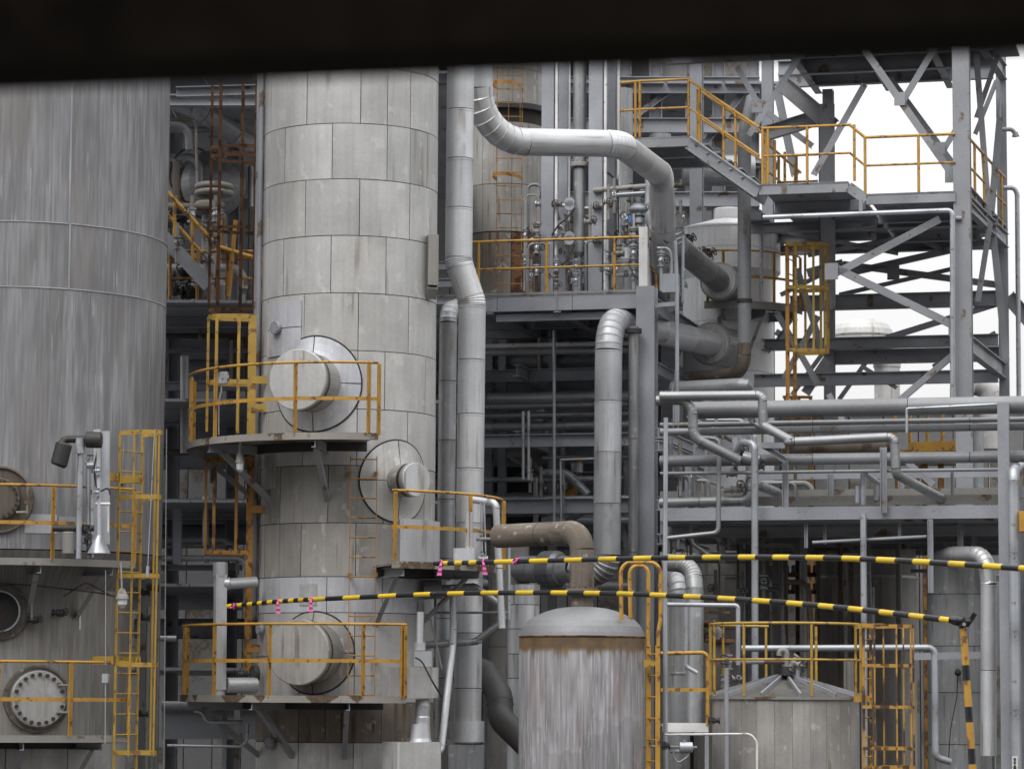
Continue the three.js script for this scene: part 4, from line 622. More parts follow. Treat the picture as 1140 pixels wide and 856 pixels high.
// ================================================================ squat vessel with flared head
const c3 = P(811, 300, 62.5);
{
  const t = thing('flared_vessel', 'pale vessel with a wide flared head and two big side flanges', 'vessel', atY(c3, 0)), y = py => Y(811, py, 61.4), Rb = 0.965, Rh = 1.11;
  part(t, 'inner_shell', turned(c3, [[Rb - 0.02, 0.05], [Rb - 0.02, y(303)]], 36), M.mastic);
  for (const [a, b] of [[304, 355], [355, 411], [411, 470], [470, 560], [560, 700]]) for (let k = 0; k < 6; k++) part(t, 'panel', shellPlate(c3, Rb, 0.02, (k * 60 + 14.2) * D2, (k * 60 + 73.8) * D2, y(b) + 0.005, y(a) - 0.005, 8), M.pale);
  part(t, 'flare', turned(c3, [[Rb, y(304)], [Rh, y(297)]], 40), M.pale);
  for (const [a, b] of [[249, 273], [273, 297]]) for (let k = 0; k < 5; k++) part(t, 'head_panel', shellPlate(c3, Rh, 0.02, (k * 72 + a - 230 + 0.3) * D2, (k * 72 + a - 158.3) * D2, y(b) + 0.004, y(a) - 0.004, 9), M.pale);
  part(t, 'head_core', turned(c3, [[Rh - 0.02, y(297)], [Rh - 0.02, y(249)]], 36), M.mastic);
  part(t, 'cone_roof', turned(c3, [[Rh + 0.015, y(250)], [Rh + 0.01, y(248)], [0.34, y(236)]], 40), M.pale);
  part(t, 'neck', turned(c3, [[0.31, y(238)], [0.31, y(224)], [0.29, y(223)], [0.01, y(222)]], 28), M.pale); part(t, 'neck_rim', turned(c3, [[0.34, y(239)], [0.34, y(237)]], 28), M.steelWarm);
  for (const [px, py, d, r, tx, ty, td] of [[804, 316, 60.9, 0.4, 741, 262, 56], [797, 384, 60.7, 0.45, 700, 361, 56.6]]) { const q = P(px, py, d), n = P(tx, ty, td).sub(q).normalize(); part(t, 'nozzle_neck', tube([q.clone().addScaledVector(n, -0.9), q.clone().addScaledVector(n, 0.05)], r * 0.9, 28), M.jacketDull); part(t, 'side_flange', tube([q.clone().addScaledVector(n, 0.05), q.clone().addScaledVector(n, 0.3), q.clone().addScaledVector(n, 0.31)], [r, r, r * 0.68], 32, { caps: false }), M.jacketDull); part(t, 'flange_ring', tube([q.clone().addScaledVector(n, 0.29), q.clone().addScaledVector(n, 0.34)], [r * 0.92, r * 0.9], 32), M.clad[0]); }
  const yd = Y(811, 339, 61.2), o = thing('vessel_platform', 'small yellow-railed platform at the waist of the flared vessel', 'platform', P(830, 340, 61));
  for (let k = 0; k < 4; k++) part(o, 'deck_plate', shellPlate(c3, 1.62, 0.63, (-22 + k * 22.5 + 0.2) * D2, (-22 + (k + 1) * 22.5 - 0.2) * D2, yd - 0.03, yd, 5), M.deck);
  part(o, 'edge_channel', shellPlate(c3, 1.635, 0.014, -22 * D2, 68 * D2, yd - 0.12, yd + 0.04, 20), M.steelWarm); for (const a of [-10, 25, 60]) { const d = dirA(a * D2), q = (r, yy) => V(c3.x + d.x * r, yy, c3.z + d.z * r); part(o, 'bracket_arm', ibeam(q(0.95, yd - 0.16), q(1.6, yd - 0.16), 0.2, 0.1), M.steelDark); part(o, 'bracket_strut', prism(secL(0.08), q(0.94, yd - 0.95), q(1.5, yd - 0.28)), M.steelDark); }
  guardRail(o, arc(c3, 1.6, -22, 66, yd, 16), { posts: [-21, -9, 31, 64].map(a => arc(c3, 1.6, a, a, yd, 1)[0]), m: M.yellow });
  valve(o, P(769, 268, 60.5), UP, 0.11, V(-0.5, 0, 0.8).normalize(), M.dark); part(o, 'riser', rod(P(848, 334, 60.9), P(848, 240, 60.9), 0.04), M.galv);
}
{ const t = thing('valve_set', 'dark small valves bunched on top of the diagonal flanged pipe', 'valve', P(783, 290, 60)); for (const [x, yy, d] of [[776, 287, 59.6], [783, 294, 60], [787, 288, 60.2], [764, 272, 58.9]]) { valve(t, P(x, yy - 4, d), UP, 0.13, V(0.7, 0.3, 0.5).normalize(), M.dark); part(t, 'stub', rod(P(x, yy - 2, d), P(x, yy + 9, d), 0.05), M.steelDark); } }
{ const t = thing('brown_pipe', 'long upright weathered pipe with a rusty foot bend before the flared vessel', 'pipe', P(829, 400, 59)); bareRuns(t, [P(838, 110, 59.5), P(829, 150, 59), P(829, 382, 59)], 0.138, M.greyPipe[0], 0.5, 18); bareRuns(t, [P(829, 382, 59), P(829, 414, 59), P(806, 418, 59.6), P(772, 421, 60.2)], 0.136, M.dusty, 0.42, 18); part(t, 'clamp', tube([P(829, 337, 59), P(829, 333, 59)], 0.16, 16), M.dark); }
{ const t = thing('caged_ladder', 'yellow caged ladder hanging in the open beside the flared vessel', 'ladder', P(880, 440, 60)), a = P(877, 350, 58.4), b = P(885, 350, 58.84), y = py => Y(885, py, 58.5), n = V(0.93, 0, 0.36).normalize();
  ladder(t, a, b, y(446), y(272), { m: M.ochre, w: 0.08, cage: [y(393), y(273)], n: V(0.98, 0, 0.2).normalize(), depth: 0.74, hoops: [273, 321, 391].map(y), bars: 6, hoopH: 0.075, cm: M.yellowPale, wide: 0.08, o_bar: 0.05 }); }
{ const t = thing('grey_cylinder', 'grey drum lying under the header pipes near the flared vessel', 'vessel', P(800, 430, 57)); part(t, 'body', tube([P(745, 434, 57.5), P(748, 434, 57.5), P(826, 430, 56.5), P(834, 430, 56.4), P(838, 431, 56.4)], [0.05, 0.16, 0.16, 0.13, 0.04], 20), M.jacketDull); part(t, 'saddle', bar(P(790, 452, 57), P(790, 438, 57), 0.2, 0.2, GB), M.steelDark); }

// ================================================================ open steel tower on the right
const beam = (t, a, b, h, w, m = M.towerSteel, n = 'beam') => part(t, n, ibeam(a, b, h, w), m);
const brace = (t, a, b, s = 0.13, m = M.towerSteel) => part(t, 'brace', prism(secL(s * 0.86, 0.014), a, b, GB), m);
{
  const VA = 56.4, VB = 61.6, t = thing('steel_tower', 'tall open grey steel tower with crossed braces against the white sky', 'steel frame', gAt(1075, VA, 0)), g = (x, y, v = VA) => G(x, y, v);
  const top = g(1075, -150).y;
  const post = (x, v, w, m = M.towerSteel, y1 = top) => part(t, 'column', prism(secI(w, w, 0.03, 0.02), gAt(x, v, 0), gAt(x, v, y1), GB), m);
  post(1074, VA, 0.32); post(1118.5, VB, 0.2); post(924, VB, 0.22, M.towerSteel, g(924, 100, VB).y); post(776, VB, 0.26, M.steelDark); post(856, VB + 2, 0.24, M.steelDark);
  // storey beams
  const lev = (x0, x1, xr, yr, v, h, m) => { const [a, b] = level(x0, x1, xr, yr, v); beam(t, a, b, h, 0.18, m); };
  lev(840, 1112, 990, 381, VB - 0.3, 0.24, M.towerSteel); lev(880, 1114, 1000, 335, VB, 0.32, M.steelDark); lev(925, 1117, 1020, 396, VB, 0.3, M.towerSteel); lev(840, 1112, 980, 421, VB - 1, 0.26, M.steelDark); lev(760, 1116, 960, 20, VB, 0.3, M.steelDark);
  for (const py of [381, 215, 20]) { const a = g(1076, py), y = a.y; beam(t, a, atY(G(1117, py, VB), y), 0.32, 0.16); }
  // braces
  for (const [x0, y0, x1, y1, v, s, m] of [[953, 48, 1057, 196, VA + 0.1, 0.16], [988, 88, 1066, 194, VA + 2.4, 0.14, M.steelDark], [1040, 48, 1001, 113, VA + 0.3, 0.15], [960, 92, 903, 193, VA + 1, 0.15], [893, 52, 831, 149, VA + 0.5, 0.14], [818, 76, 845, 122, VA + 0.6, 0.13], [1064, 139, 1046, 169, VA + 0.3, 0.13], [861, 100, 881, 196, VB - 0.5, 0.2, M.steelDark], [845, 122, 903, 165, VB - 0.5, 0.14],
    [1045, 240, 924, 303, VA + 0.1, 0.17], [927, 301, 1067, 369, VA + 0.1, 0.17], [938, 297, 1110, 320, VB, 0.15], [941, 308, 1100, 272, VB, 0.15], [988, 379, 1110, 341, VB, 0.14, M.steelDark], [1004, 448, 1064, 397, VA + 0.6, 0.14], [900, 308, 940, 297, VB - 0.3, 0.2],
    [920, 440, 936, 470, VA, 0.13], [1100, 246, 1086, 335, VB - 3, 0.13], [1101, 248, 1117, 402, VB - 2, 0.16], [1084, 60, 1098, 240, VB - 3, 0.14, M.steelDark], [1109, 60, 1085, 130, VB - 2, 0.12], [1110, 130, 1100, 240, VB - 2, 0.16], [862, 350, 908, 430, VB - 2, 0.15], [908, 350, 870, 420, VB - 2, 0.15], [884, 300, 912, 390, VB - 1, 0.16, M.steelDark], [862, 372, 900, 395, VB + 1, 0.16], [900, 440, 925, 402, VB - 1, 0.2]]) brace(t, g(x0, y0, v), g(x1, y1, v), s, m || M.towerSteel);
  for (const [y, v] of [[250, VB - 2], [262, VB], [276, VB + 0.6]]) lev(850, 1112, 970, y, v, 0.2, M.towerSteel);
  for (const [x0, y0, x1, y1, v] of [[866, 258, 1000, 284, VB - 1], [900, 286, 1060, 256, VB - 1], [1012, 262, 1052, 282, VB], [936, 446, 985, 378, VB], [1000, 430, 960, 405, VB - 1], [1040, 410, 1110, 372, VB + 0.5], [870, 330, 930, 300, VB + 1], [1088, 150, 1112, 90, VB], [884, 440, 930, 378, VB + 1], [935, 330, 1066, 300, VB + 1]]) brace(t, g(x0, y0, v), g(x1, y1, v), 0.1, M.towerSteel);
  // gusset plates
  for (const [x, y, v, s] of [[1002, 110, VA + 0.08, 0.13], [1047, 165, VA + 0.2, 0.12], [926, 302, VA + 0.05, 0.16], [1060, 194, VA + 0.1, 0.16], [843, 118, VA + 0.5, 0.13], [995, 303, VB - 0.1, 0.16], [1063, 366, VA + 0.06, 0.14]]) part(t, 'gusset', bar(g(x, y, v).add(V(0, -s, 0)), g(x, y, v).add(V(0, s, 0)), s * 1.6, 0.02, GB), M.towerSteel);
  // heavy raking girder in the opening
  beam(t, g(868, 90, VA + 3), g(928, 141, VA + 3), 0.34, 0.2, M.towerSteel); beam(t, gAt(922, VA + 3, yDeck), gAt(922, VA + 3, g(922, 117, VA + 3).y), 0.3, 0.3, M.towerSteel); beam(t, g(848, 150, VA + 3.4), g(920, 128, VA + 3.4), 0.3, 0.2, M.steelDark); 
  beam(t, g(1123, 330, VB), g(1160, 372, VB), 0.3, 0.2, M.towerSteel);
  // roof deck overhead
  const yr = G(1000, 89, VB + 0.4).y;
  for (let i = 0; i < 9; i++) { const a = gAt(744 + i * 42, VA - 0.4, yr), b = gAt(744 + (i + 1) * 42, VA - 0.4, yr), k = i < 3 ? 1.8 : i > 6 ? 4.2 : 5.9; const c = lerp(a, b, 0.5).addScaledVector(GB, k / 2); part(t, 'roof_plate', block(c, a.distanceTo(b) - 0.01, 0.05, k), M.steelDark); }
  for (const k of [0, 1.6, 3.2, 4.4]) beam(t, gAt(k > 2 ? 868 : 744, VA + k, yr - 0.16), gAt(1110, VA + k, yr - 0.16), 0.3, 0.16, M.steelDark);
  for (const x of [868, 955, 1030]) beam(t, gAt(x, VA - 0.3, yr - 0.15), along(gAt(x, VA - 0.3, yr - 0.15), 5.6), 0.28, 0.15, M.steelDark);
}
{ // walkway with stair
  const t = thing('access_walkway', 'yellow-railed walkway with a short stair high in the open steel tower', 'platform', G(900, 205, 56.2)), v = 56.2;
  const y1 = G(760, 150, 57.5).y, y2_ = G(900, 203, v).y, y3 = G(1010, 214, v).y;
  const slab = (x0, x1, vv, y, dep, n, m) => { const a = gAt(x0, vv, y), b = gAt(x1, vv, y), k = Math.ceil(n); for (let i = 0; i < k; i++) part(t, 'deck_plate', block(lerp(a, b, (i + 0.5) / k).addScaledVector(GB, dep / 2).setY(y - 0.05), a.distanceTo(b) / k - 0.01, 0.045, dep), m || M.steelDark); part(t, 'edge_beam', prism(secC(0.2, 0.08), atY(b, y - 0.11), atY(a, y - 0.11)), M.towerSteel); for (const q of [0.3, 0.7]) part(t, 'joist', ibeam(atY(a, y - 0.17).addScaledVector(GB, dep * q), atY(b, y - 0.17).addScaledVector(GB, dep * q), 0.22, 0.12), M.steelDark); };
  slab(846, 946, v, y2_, 6.4, 3); slab(966, 1066, v, y3, 6.4, 3); slab(824, 848, v + 2.6, y2_ - 0.06, 4.4, 1); slab(948, 965, v + 0.4, y3 - 0.03, 5.9, 1); slab(690, 770, 57.6, y1, 3, 2);
  part(t, 'edge_beam', prism(secC(0.2, 0.08), gAt(966, v, y3 - 0.11), gAt(946, v, y2_ - 0.11)), M.towerSteel);
  // side walkway going back along the tower
  const s0 = gAt(1080, 56.6, y3), s1 = atY(G(1120, 250, 61.4), y3); part(t, 'side_beam', ibeam(atY(s0, y3 - 0.2), atY(s1, y3 - 0.2), 0.3, 0.14), M.towerSteel); part(t, 'side_plate', bar(atY(lerp(s0, s1, 0), y3 - 0.02).addScaledVector(GU, -0.4), atY(s1, y3 - 0.02).addScaledVector(GU, -0.4), 0.8, 0.03), M.steelDark);
  // stair
  const sa = gAt(768, 57.6, y1), sb = gAt(846, v, y2_); for (const k of [0, 0.9]) part(t, 'stringer', prism(secC(0.26, 0.07), atY(along(sa, k), y1 - 0.14), atY(along(sb, k), y2_ - 0.14)), M.towerSteel);
  for (let i = 1; i < 6; i++) { const p = lerp(sa, sb, i / 6).addScaledVector(GB, 0.45); part(t, 'tread', block(atY(p, p.y - 0.03), 0.28, 0.03, 0.86), M.steelDark); }
  const rail = (pts, o) => guardRail(t, pts, { kind: 'round', rt: 0.028, m: M.yellow, ...o });
  rail([gAt(690, 57.6, y1 - 0.02), gAt(711, 57.6, y1), gAt(768, 57.6, y1)], { h: 1.15, posts: [689, 707, 712, 767].map(x => gAt(x, 57.6, y1)) });
  rail([sa, sb], { h: 1.12, posts: [0.15, 0.5, 0.67].map(k => lerp(sa, sb, k)) }); rail([along(sa, 0.9), along(sb, 0.9)], { h: 1.12 });
  rail([gAt(849, v + 0.02, y2_), gAt(948, v + 0.02, y2_), gAt(965, v + 0.02, y3), gAt(1066, v + 0.02, y3)], { posts: [850, 856, 900, 953].map(x => gAt(x, v + 0.02, y2_)).concat([965, 1025].map(x => gAt(x, v + 0.02, y3))), mids: [0.5] });
  rail([gAt(850, v + 1.2, y2_), along(gAt(850, v, y2_), 5)], { posts: [1.3, 2.6, 4].map(k => along(gAt(852, v, y2_), k)) }); rail([gAt(866, v + 3, y2_), gAt(912, v + 3, y2_)], { posts: [868, 888, 900].map(x => gAt(x, v + 3, y2_)), m: M.ochre });
  rail([s0, s1], { posts: [0.18, 0.42, 0.66, 0.9].map(k => lerp(s0, s1, k)), h: 1.12 });
  part(t, 'kick_board', bar(gAt(1014, v + 1.4, y3 + 0.15), gAt(1066, v + 1.4, y3 + 0.15), 0.01, 0.06), M.yellow);
  pipe('thin grey pipe slung beneath the high walkway', [G(850, 242, 56), G(1061, 234, 56), G(1061, 445, 56)], 0.05, M.galv, 0.1);
  solo('stub_post', 'short grey stub hanging under the step of the high walkway', 'post', bar(G(959, 240, 56), G(959, 222, 56), 0.07, 0.07, GB), M.towerSteel);
}
{ // sky side pipework of the tower
  pipe('thin pipe standing clear against the sky at the picture edge', [P(1118, 209, 60), P(1130, 209, 60), P(1133, 216, 60), P(1135, 445, 60)], 0.05, M.galv, 0.14);
  pipe('short goose-neck pipe with a downward nozzle high on the tower', [P(1112, 144, 60.5), P(1128, 144, 60.5), P(1131, 150, 60.5)], 0.045, M.steel, 0.1);
  part(scene.children[scene.children.length - 1], 'nozzle', tube([P(1131, 147, 60.5), P(1131.5, 152, 60.5)], [0.05, 0.08], 10), M.steelDark);
  const t = thing('junction_box', 'small grey box with conduit on the back column of the open tower', 'junction box', P(1110, 165, 60.8)); part(t, 'box', chamferBlock(P(1111, 169, 60.7), 0.13, 0.2, 0.1), M.steel); part(t, 'conduit', rod(P(1112.5, 158, 60.7), P(1114, 112, 60.7), 0.02), M.steel);
  const s = thing('junction_box', 'small grey box bolted to the front column of the open tower', 'junction box', P(1072, 246, 56)); part(s, 'box', chamferBlock(P(1073, 249, 55.9), 0.16, 0.14, 0.1), M.steel); part(s, 'socket', rod(P(1064, 243, 55.8), P(1071, 243, 55.8), 0.045), M.steelDark);
}
{ // domed vessel and stack far behind the tower
  const c = P(960, 370, 92), f = P(988, 420, 92), t = thing('domed_vessel', 'pale domed vessel on a narrow stack far behind the open steel tower', 'vessel', atY(f, 0)), y = py => Y(960, py, 92), R = 0.98;
  part(t, 'head', turned(c, [[0.4, y(400)], [R * 0.9, y(396)], [R, y(390)], [R, y(374)], [R * 0.96, y(368)], [R * 0.84, y(362)], [R * 0.64, y(358)], [R * 0.3, y(356)], [0.01, y(355.5)]], 40), M.clad[0]); part(t, 'seam_ring', turned(c, [[R + 0.015, y(376)], [R + 0.015, y(374)]], 36), M.steelWarm);
  part(t, 'shaft', turned(f, [[0.4, 0.05], [0.4, y(409)], [0.43, y(409)], [0.43, y(392)]], 28), M.clad[1]);
  const e = P(1094, 432, 70), k = thing('bent_duct', 'grey duct elbow behind the foot of the tower columns', 'pipe', e); bareRuns(k, [P(1085, 428, 70), P(1100, 430, 70), P(1104, 448, 70), P(1104, 500, 70)], 0.27, M.clad[1], 0.4, 20);
  pipe('upright grey pipe behind the rack under the open tower', [P(1086, 470, 66), P(1086, 545, 66), P(1092, 560, 66)], 0.2, M.jacketDull[0], 0.4);
}

// ================================================================ pipe rack on the right
const VR = 50.4;
{
  const t = thing('pipe_bridge', 'grey steel pipe bridge with double beam crossing the right half', 'steel frame', gAt(1117, VR, 0));
  part(t, 'column', prism(secI(0.19, 0.19), gAt(1117, VR - 0.25, 0), gAt(1117, VR - 0.25, G(1117, 450, VR).y), GB), M.steel);
  part(t, 'column', prism(secI(0.2, 0.2), gAt(1118, VR + 4, 0), gAt(1118, VR + 4, G(1117, 450, VR).y), GU.clone()), M.steelDark); part(t, 'column', prism(secI(0.2, 0.2), gAt(836, VR + 4, 0), gAt(836, VR + 4, G(836, 470, VR).y), GU.clone()), M.steelDark);
  for (const [x0, x1, xr, yr, v, h, m] of [[735, 1114, 950, 571, VR, 0.22, M.steel], [735, 1114, 950, 557, VR + 0.9, 0.16, M.steelWarm], [735, 1114, 950, 549, VR + 1.8, 0.14, M.steelWarm], [1122, 1200, 1130, 548, VR, 0.2, M.steel], [820, 1114, 950, 528, VR + 3.6, 0.16, M.steelDark], [735, 1114, 950, 590, VR + 4, 0.3, M.steelDark]]) { const [a, b] = level(x0, x1, xr, yr, v); part(t, 'beam', prism(secC(h, 0.1), b, a), m); }
  for (const [x, y0, y1, w, v] of [[984.5, 571, 498, 0.11, VR - 0.1], [875, 574, 512, 0.1, VR + 0.2], [1037, 660, 578, 0.09, VR], [1070, 625, 578, 0.09, VR + 0.6], [925, 555, 528, 0.1, VR + 1.6], [1004, 556, 530, 0.1, VR + 2], [1061, 558, 525, 0.06, VR + 1], [898, 610, 580, 0.06, VR + 0.2], [919, 606, 580, 0.05, VR + 0.4], [1002, 600, 580, 0.05, VR + 0.3], [753, 480, 445, 0.1, VR + 0.5]]) part(t, 'stanchion', prism(secI(w, w, 0.012, 0.01), G(x, y0, v), atY(G(x, y0, v), G(x, y1, v).y), GU.clone()), M.steel);
  for (const x of [745, 800, 870, 940, 1010, 1080]) { const a = G(x, 590, VR); a.y = G(950, 573, VR).y; part(t, 'cross_beam', ibeam(along(a, 0.14), along(a, 4), 0.16, 0.1), M.steelDark); }
  { const [a, b] = level(735, 1114, 950, 571, VR + 0.12); for (let i = 0; i < 8; i++) for (let k = 0; k < 4; k++) { const p = along(lerp(a, b, (i + 0.5) / 8), 1.2 + k * 2.4); part(t, 'deck_plate', block(atY(p, a.y - 0.16), a.distanceTo(b) / 8 - 0.012, 0.05, 2.38), M.steelDark); } for (const k of [1, 3.2, 5.6, 8]) part(t, 'joist', ibeam(along(a, k).setY(a.y - 0.26), along(b, k).setY(a.y - 0.26), 0.18, 0.1), M.steelDark); }
  for (const [x, y, l] of [[733, 482, 5], [733, 496, 5.4], [733, 562, 5.2], [735, 600, 5]]) { const a = G(x, y, 53.2); part(t, 'end_beam', ibeam(a, along(a, l), 0.2, 0.12), M.steel); }
  part(t, 'sloping_rod', rod(G(905, 604, VR + 0.1), G(1032, 597, VR + 0.1).setY(G(1032, 597, VR).y), 0.03), M.steel);
  part(t, 'bracket', prism(secC(0.1, 0.08), G(850, 496, VR), G(876, 513, VR)), M.steel); part(t, 'bracket', bar(G(848, 496, VR - 0.05), G(874, 496, VR - 0.05), 0.1, 0.1), M.steel); part(t, 'bracket', bar(G(1000, 505, VR + 2), G(1040, 540, VR + 2), 0.1, 0.1), M.steelDark);
}
const bridge = (label, x0, x1, xr, yr, v, r, m, o) => jpipe(label, level(x0, x1, xr, yr, v), r, m, { sec: 3, seg: 18, ...o });
bridge('fattest pipe lying along the top of the pipe bridge', 772, 1260, 1000, 453, VR, 0.15, M.greyPipe);
bridge('thin pipe hidden just below the fattest bridge pipe', 735, 1260, 1000, 469, VR + 0.5, 0.045, M.greyPipe);
bridge('slender second pipe on the pipe bridge below the fattest one', 735, 1260, 1000, 477, VR + 0.2, 0.065, M.greyPipe);
bridge('third level pipe on the pipe bridge above the double beam', 735, 1260, 1000, 510, VR + 0.3, 0.1, M.greyPipe);
bridge('thin conduit beneath the third level bridge pipe', 735, 1130, 1000, 524, VR, 0.03, M.greyPipe);
bridge('dark duct behind the third level bridge pipe', 880, 1000, 940, 497, VR + 2.4, 0.16, M.brownPipe);
pipe('pale conduit with square corners framing part of the bridge', [G(1010, 482, VR - 0.3), G(1010, 455, VR - 0.3), G(1112, 450, VR - 0.3)], 0.024, M.galv, 0.03);
jpipe('shiny zigzag pipe stepping down in front of the pipe bridge', [G(735, 441, VR - 0.6), G(849, 440, VR - 0.6), G(850, 474, VR - 0.6), G(883, 492, VR - 0.9), G(996, 486.5, VR - 0.9), G(998, 528, VR - 0.9), G(1056, 559, VR + 1.2)], 0.08, M.jacketDull, { bend: 0.11, gores: 4, seg: 18, sec: 1.3 });
jpipe('silver pipe hooking down then aslant at the bridge end', [G(731, 446, VR - 0.5), G(771, 445, VR - 0.5), G(772, 487, VR - 0.5), G(824, 513, VR - 0.2)], 0.085, M.jacketDull, { bend: 0.26, gores: 6, seg: 18, sec: 0.9 });
jpipe('thin silver pipe with a square drop beside the zigzag pipe', [G(780, 450, VR), G(837, 449, VR), G(838, 470, VR), G(858, 482, VR), G(880, 484, VR + 2)], 0.045, M.jacketDull, { bend: 0.08, gores: 4, seg: 12, sec: 1 });
jpipe('silver U-bent pipe with ribbed end under the zigzag pipe', [G(735, 560, VR + 0.4), G(835, 557, VR + 0.3), G(835, 536, VR + 0.3), G(866, 549, VR + 1.5)], 0.085, M.jacketDull, { bend: 0.2, gores: 6, seg: 18, sec: 0.7 });
pipe('long grey pipe standing upright from floor to bridge', [atY(P(840.5, 700, 50.6), 0.02), P(840.5, 494, 50.6), P(826, 492, 50.8), P(818, 505, 51)], 0.06, M.galv, 0.12);
pipe('tall thin pipe looping square below the bridge end', [G(744, 599, VR), G(800, 593, VR), G(801, 489, VR), G(780, 487, VR)], 0.042, M.jacketDull[0], 0.1);
pipe('narrow pipe with two bends under the bridge end', [G(747, 487, VR + 0.5), G(747, 529, VR + 0.5), G(768, 530, VR + 0.5), G(771, 605, VR + 0.5), G(790, 618, VR + 0.5), G(812, 622, VR + 0.8)], 0.042, M.jacketDull[1], 0.14);
pipe('thin pipe hanging between the two square loops', [G(758, 505, VR + 0.6), G(758, 552, VR + 0.6)], 0.028, M.galv);
pipe('thin pipe running parallel to the long upright pipe', [G(774, 495, VR + 0.6), G(772, 590, VR + 0.6), G(790, 596, VR + 0.6)], 0.04, M.galv, 0.06);
pipe('small hooked pipe at the middle of the clutter', [G(777, 535, VR + 0.4), G(789, 535, VR + 0.4), G(789, 552, VR + 0.4)], 0.035, M.galv, 0.08);
{ const t = thing('valve_set', 'cluster of dark small valves between the hooked silver pipes', 'valve', G(822, 540, VR)); for (const [x, y, s] of [[822, 545, 0.12], [826, 506, 0.12], [815, 528, 0.09], [845, 520, 0.1]]) valve(t, G(x, y, VR + 0.2), V(1, 0, 0.2), s, V(0.2, 0.4, 0.8).normalize(), M.steelWarm); part(t, 'header', rod(G(806, 546, VR + 0.35), G(850, 540, VR + 0.35), 0.05), M.steelDark); part(t, 'spool', rod(G(828, 508, VR), G(846, 513, VR), 0.1, 14), M.galv); part(t, 'flange_pair', rod(G(819, 487, VR), G(820, 517, VR), 0.07, 12), M.galv); }
{ const t = thing('valve_set', 'silver pots and bent pipe standing on the double beam', 'valve', G(962, 553, VR + 0.8)); const v = VR + 0.6; part(t, 'pot', rod(G(955, 560, v), G(955, 541, v), 0.045, 12), M.galv); part(t, 'pot', rod(G(976, 557, v + 0.3), G(976, 540, v + 0.3), 0.045, 12), M.galv); part(t, 'standpipe', rod(G(961.5, 562, v), G(961.5, 527, v), 0.048, 12), M.galv); part(t, 'arm', rod(G(964, 528, v), G(981, 540, v + 1.2), 0.05, 12), M.jacketDull[0]); part(t, 'lower_pipe', rod(atY(G(961.5, 575, v - 0.7), 0.02), G(961.5, 572, v - 0.7), 0.055, 12), M.galv); }
pipe('upright silver pipe right beside the bridge end column', [atY(P(1129, 700, 49.4), 0.02), P(1129, 524, 49.4), P(1140, 513, 52)], 0.095, M.galv, 0.2);
solo('yellow_block', 'plain orange-yellow box peeking in at the picture edge', 'box', chamferBlock(P(1146, 592, 49.2), 0.3, 0.34, 0.3, 0.02), M.yellow);

// ================================================================ cone-roofed tank
const c6 = P(875, 800, 47), R6 = 1.155;
{
  const t = thing('cone_roof_tank', 'low pale upright-ribbed tank with a shallow cone roof', 'tank', atY(c6, 0)), y = py => Y(875, py, 46);
  part(t, 'inner_shell', turned(c6, [[R6 - 0.02, 0.02], [R6 - 0.02, y(778)]], 40), M.mastic);
  for (let k = 0; k < 26; k++) { const w = 360 / 26; part(t, 'wall_sheet', shellPlate(c6, R6 + rr(-0.003, 0.003), 0.02, (k * w + 0.1) * D2, ((k + 1) * w - 0.1) * D2, 0.02, y(778), 4), rnd() < 0.3 ? M.cladDirty[1] : M.cladDirty[0]); }
  part(t, 'rim', shellPlate(c6, R6 + 0.035, 0.05, -Math.PI, Math.PI, y(778) - 0.01, y(775.5), 52), M.steelWarm);
  const N = 12, ya = y(752), yb = y(775.5), pt = (a, r) => { const d = dirA(a * D2); return V(c6.x + d.x * r, yb + (ya - yb) * (1 - r / R6), c6.z + d.z * r); };
  for (let k = 0; k < N; k++) { const b = new GB_(), w = 360 / N; for (let i = 0; i < 3; i++) { const a = k * w + 6 + i * w / 3, e = a + w / 3; b.face([pt(a, R6), pt(e, R6), pt(e, 0.02), pt(a, 0.02)], [[a * 0.02, 0], [e * 0.02, 0], [e * 0.02, 1.1], [a * 0.02, 1.1]]); } part(t, 'roof_sheet', b.geo(), M.roofGrey); const a = k * w + 6; part(t, 'roof_rib', bar(pt(a, R6 + 0.02).add(V(0, 0.03, 0)), pt(a, 0.12).add(V(0, 0.03, 0)), 0.035, 0.07), M.galv); }
  part(t, 'roof_cap', turned(c6, [[0.16, ya - 0.05], [0.16, ya + 0.03], [0.01, ya + 0.04]], 20), M.dark);
  const yr = yb + 0.01, rail = arc(c6, R6 + 0.03, -172, 108, yr, 40);
  guardRail(t, rail, { m: M.yellowPale, kind: 'round', rt: 0.022, posts: [-170, -128, -92, -75, -38, 14.5, 62, 88, 150].map(a => arc(c6, R6 + 0.03, a, a, yr, 1)[0]), h: 1.12 });
  const g = thing('vent_valve', 'hooked vent with valve on the cone roof centre', 'valve', V(c6.x, ya, c6.z)), q = (x, py) => P(x, py, 46.8); part(g, 'nozzle', rod(q(876, 752), q(876, 742), 0.09, 14), M.dark); part(g, 'goose_neck', bent([q(876, 744), q(876, 724), q(868, 724), q(868, 730)], 0.045, 0.1, 10), M.steelWarm); part(g, 'pipe_run', rod(q(817, 737), q(878, 736.5), 0.04, 10), M.steelWarm); valve(g, q(884, 738), V(0.6, 0.8, 0), 0.13, V(0.8, -0.3, 0.4).normalize(), M.steelWarm); part(g, 'drop_pipe', rod(q(888, 766), q(889, 738), 0.035), M.steelDark);
}
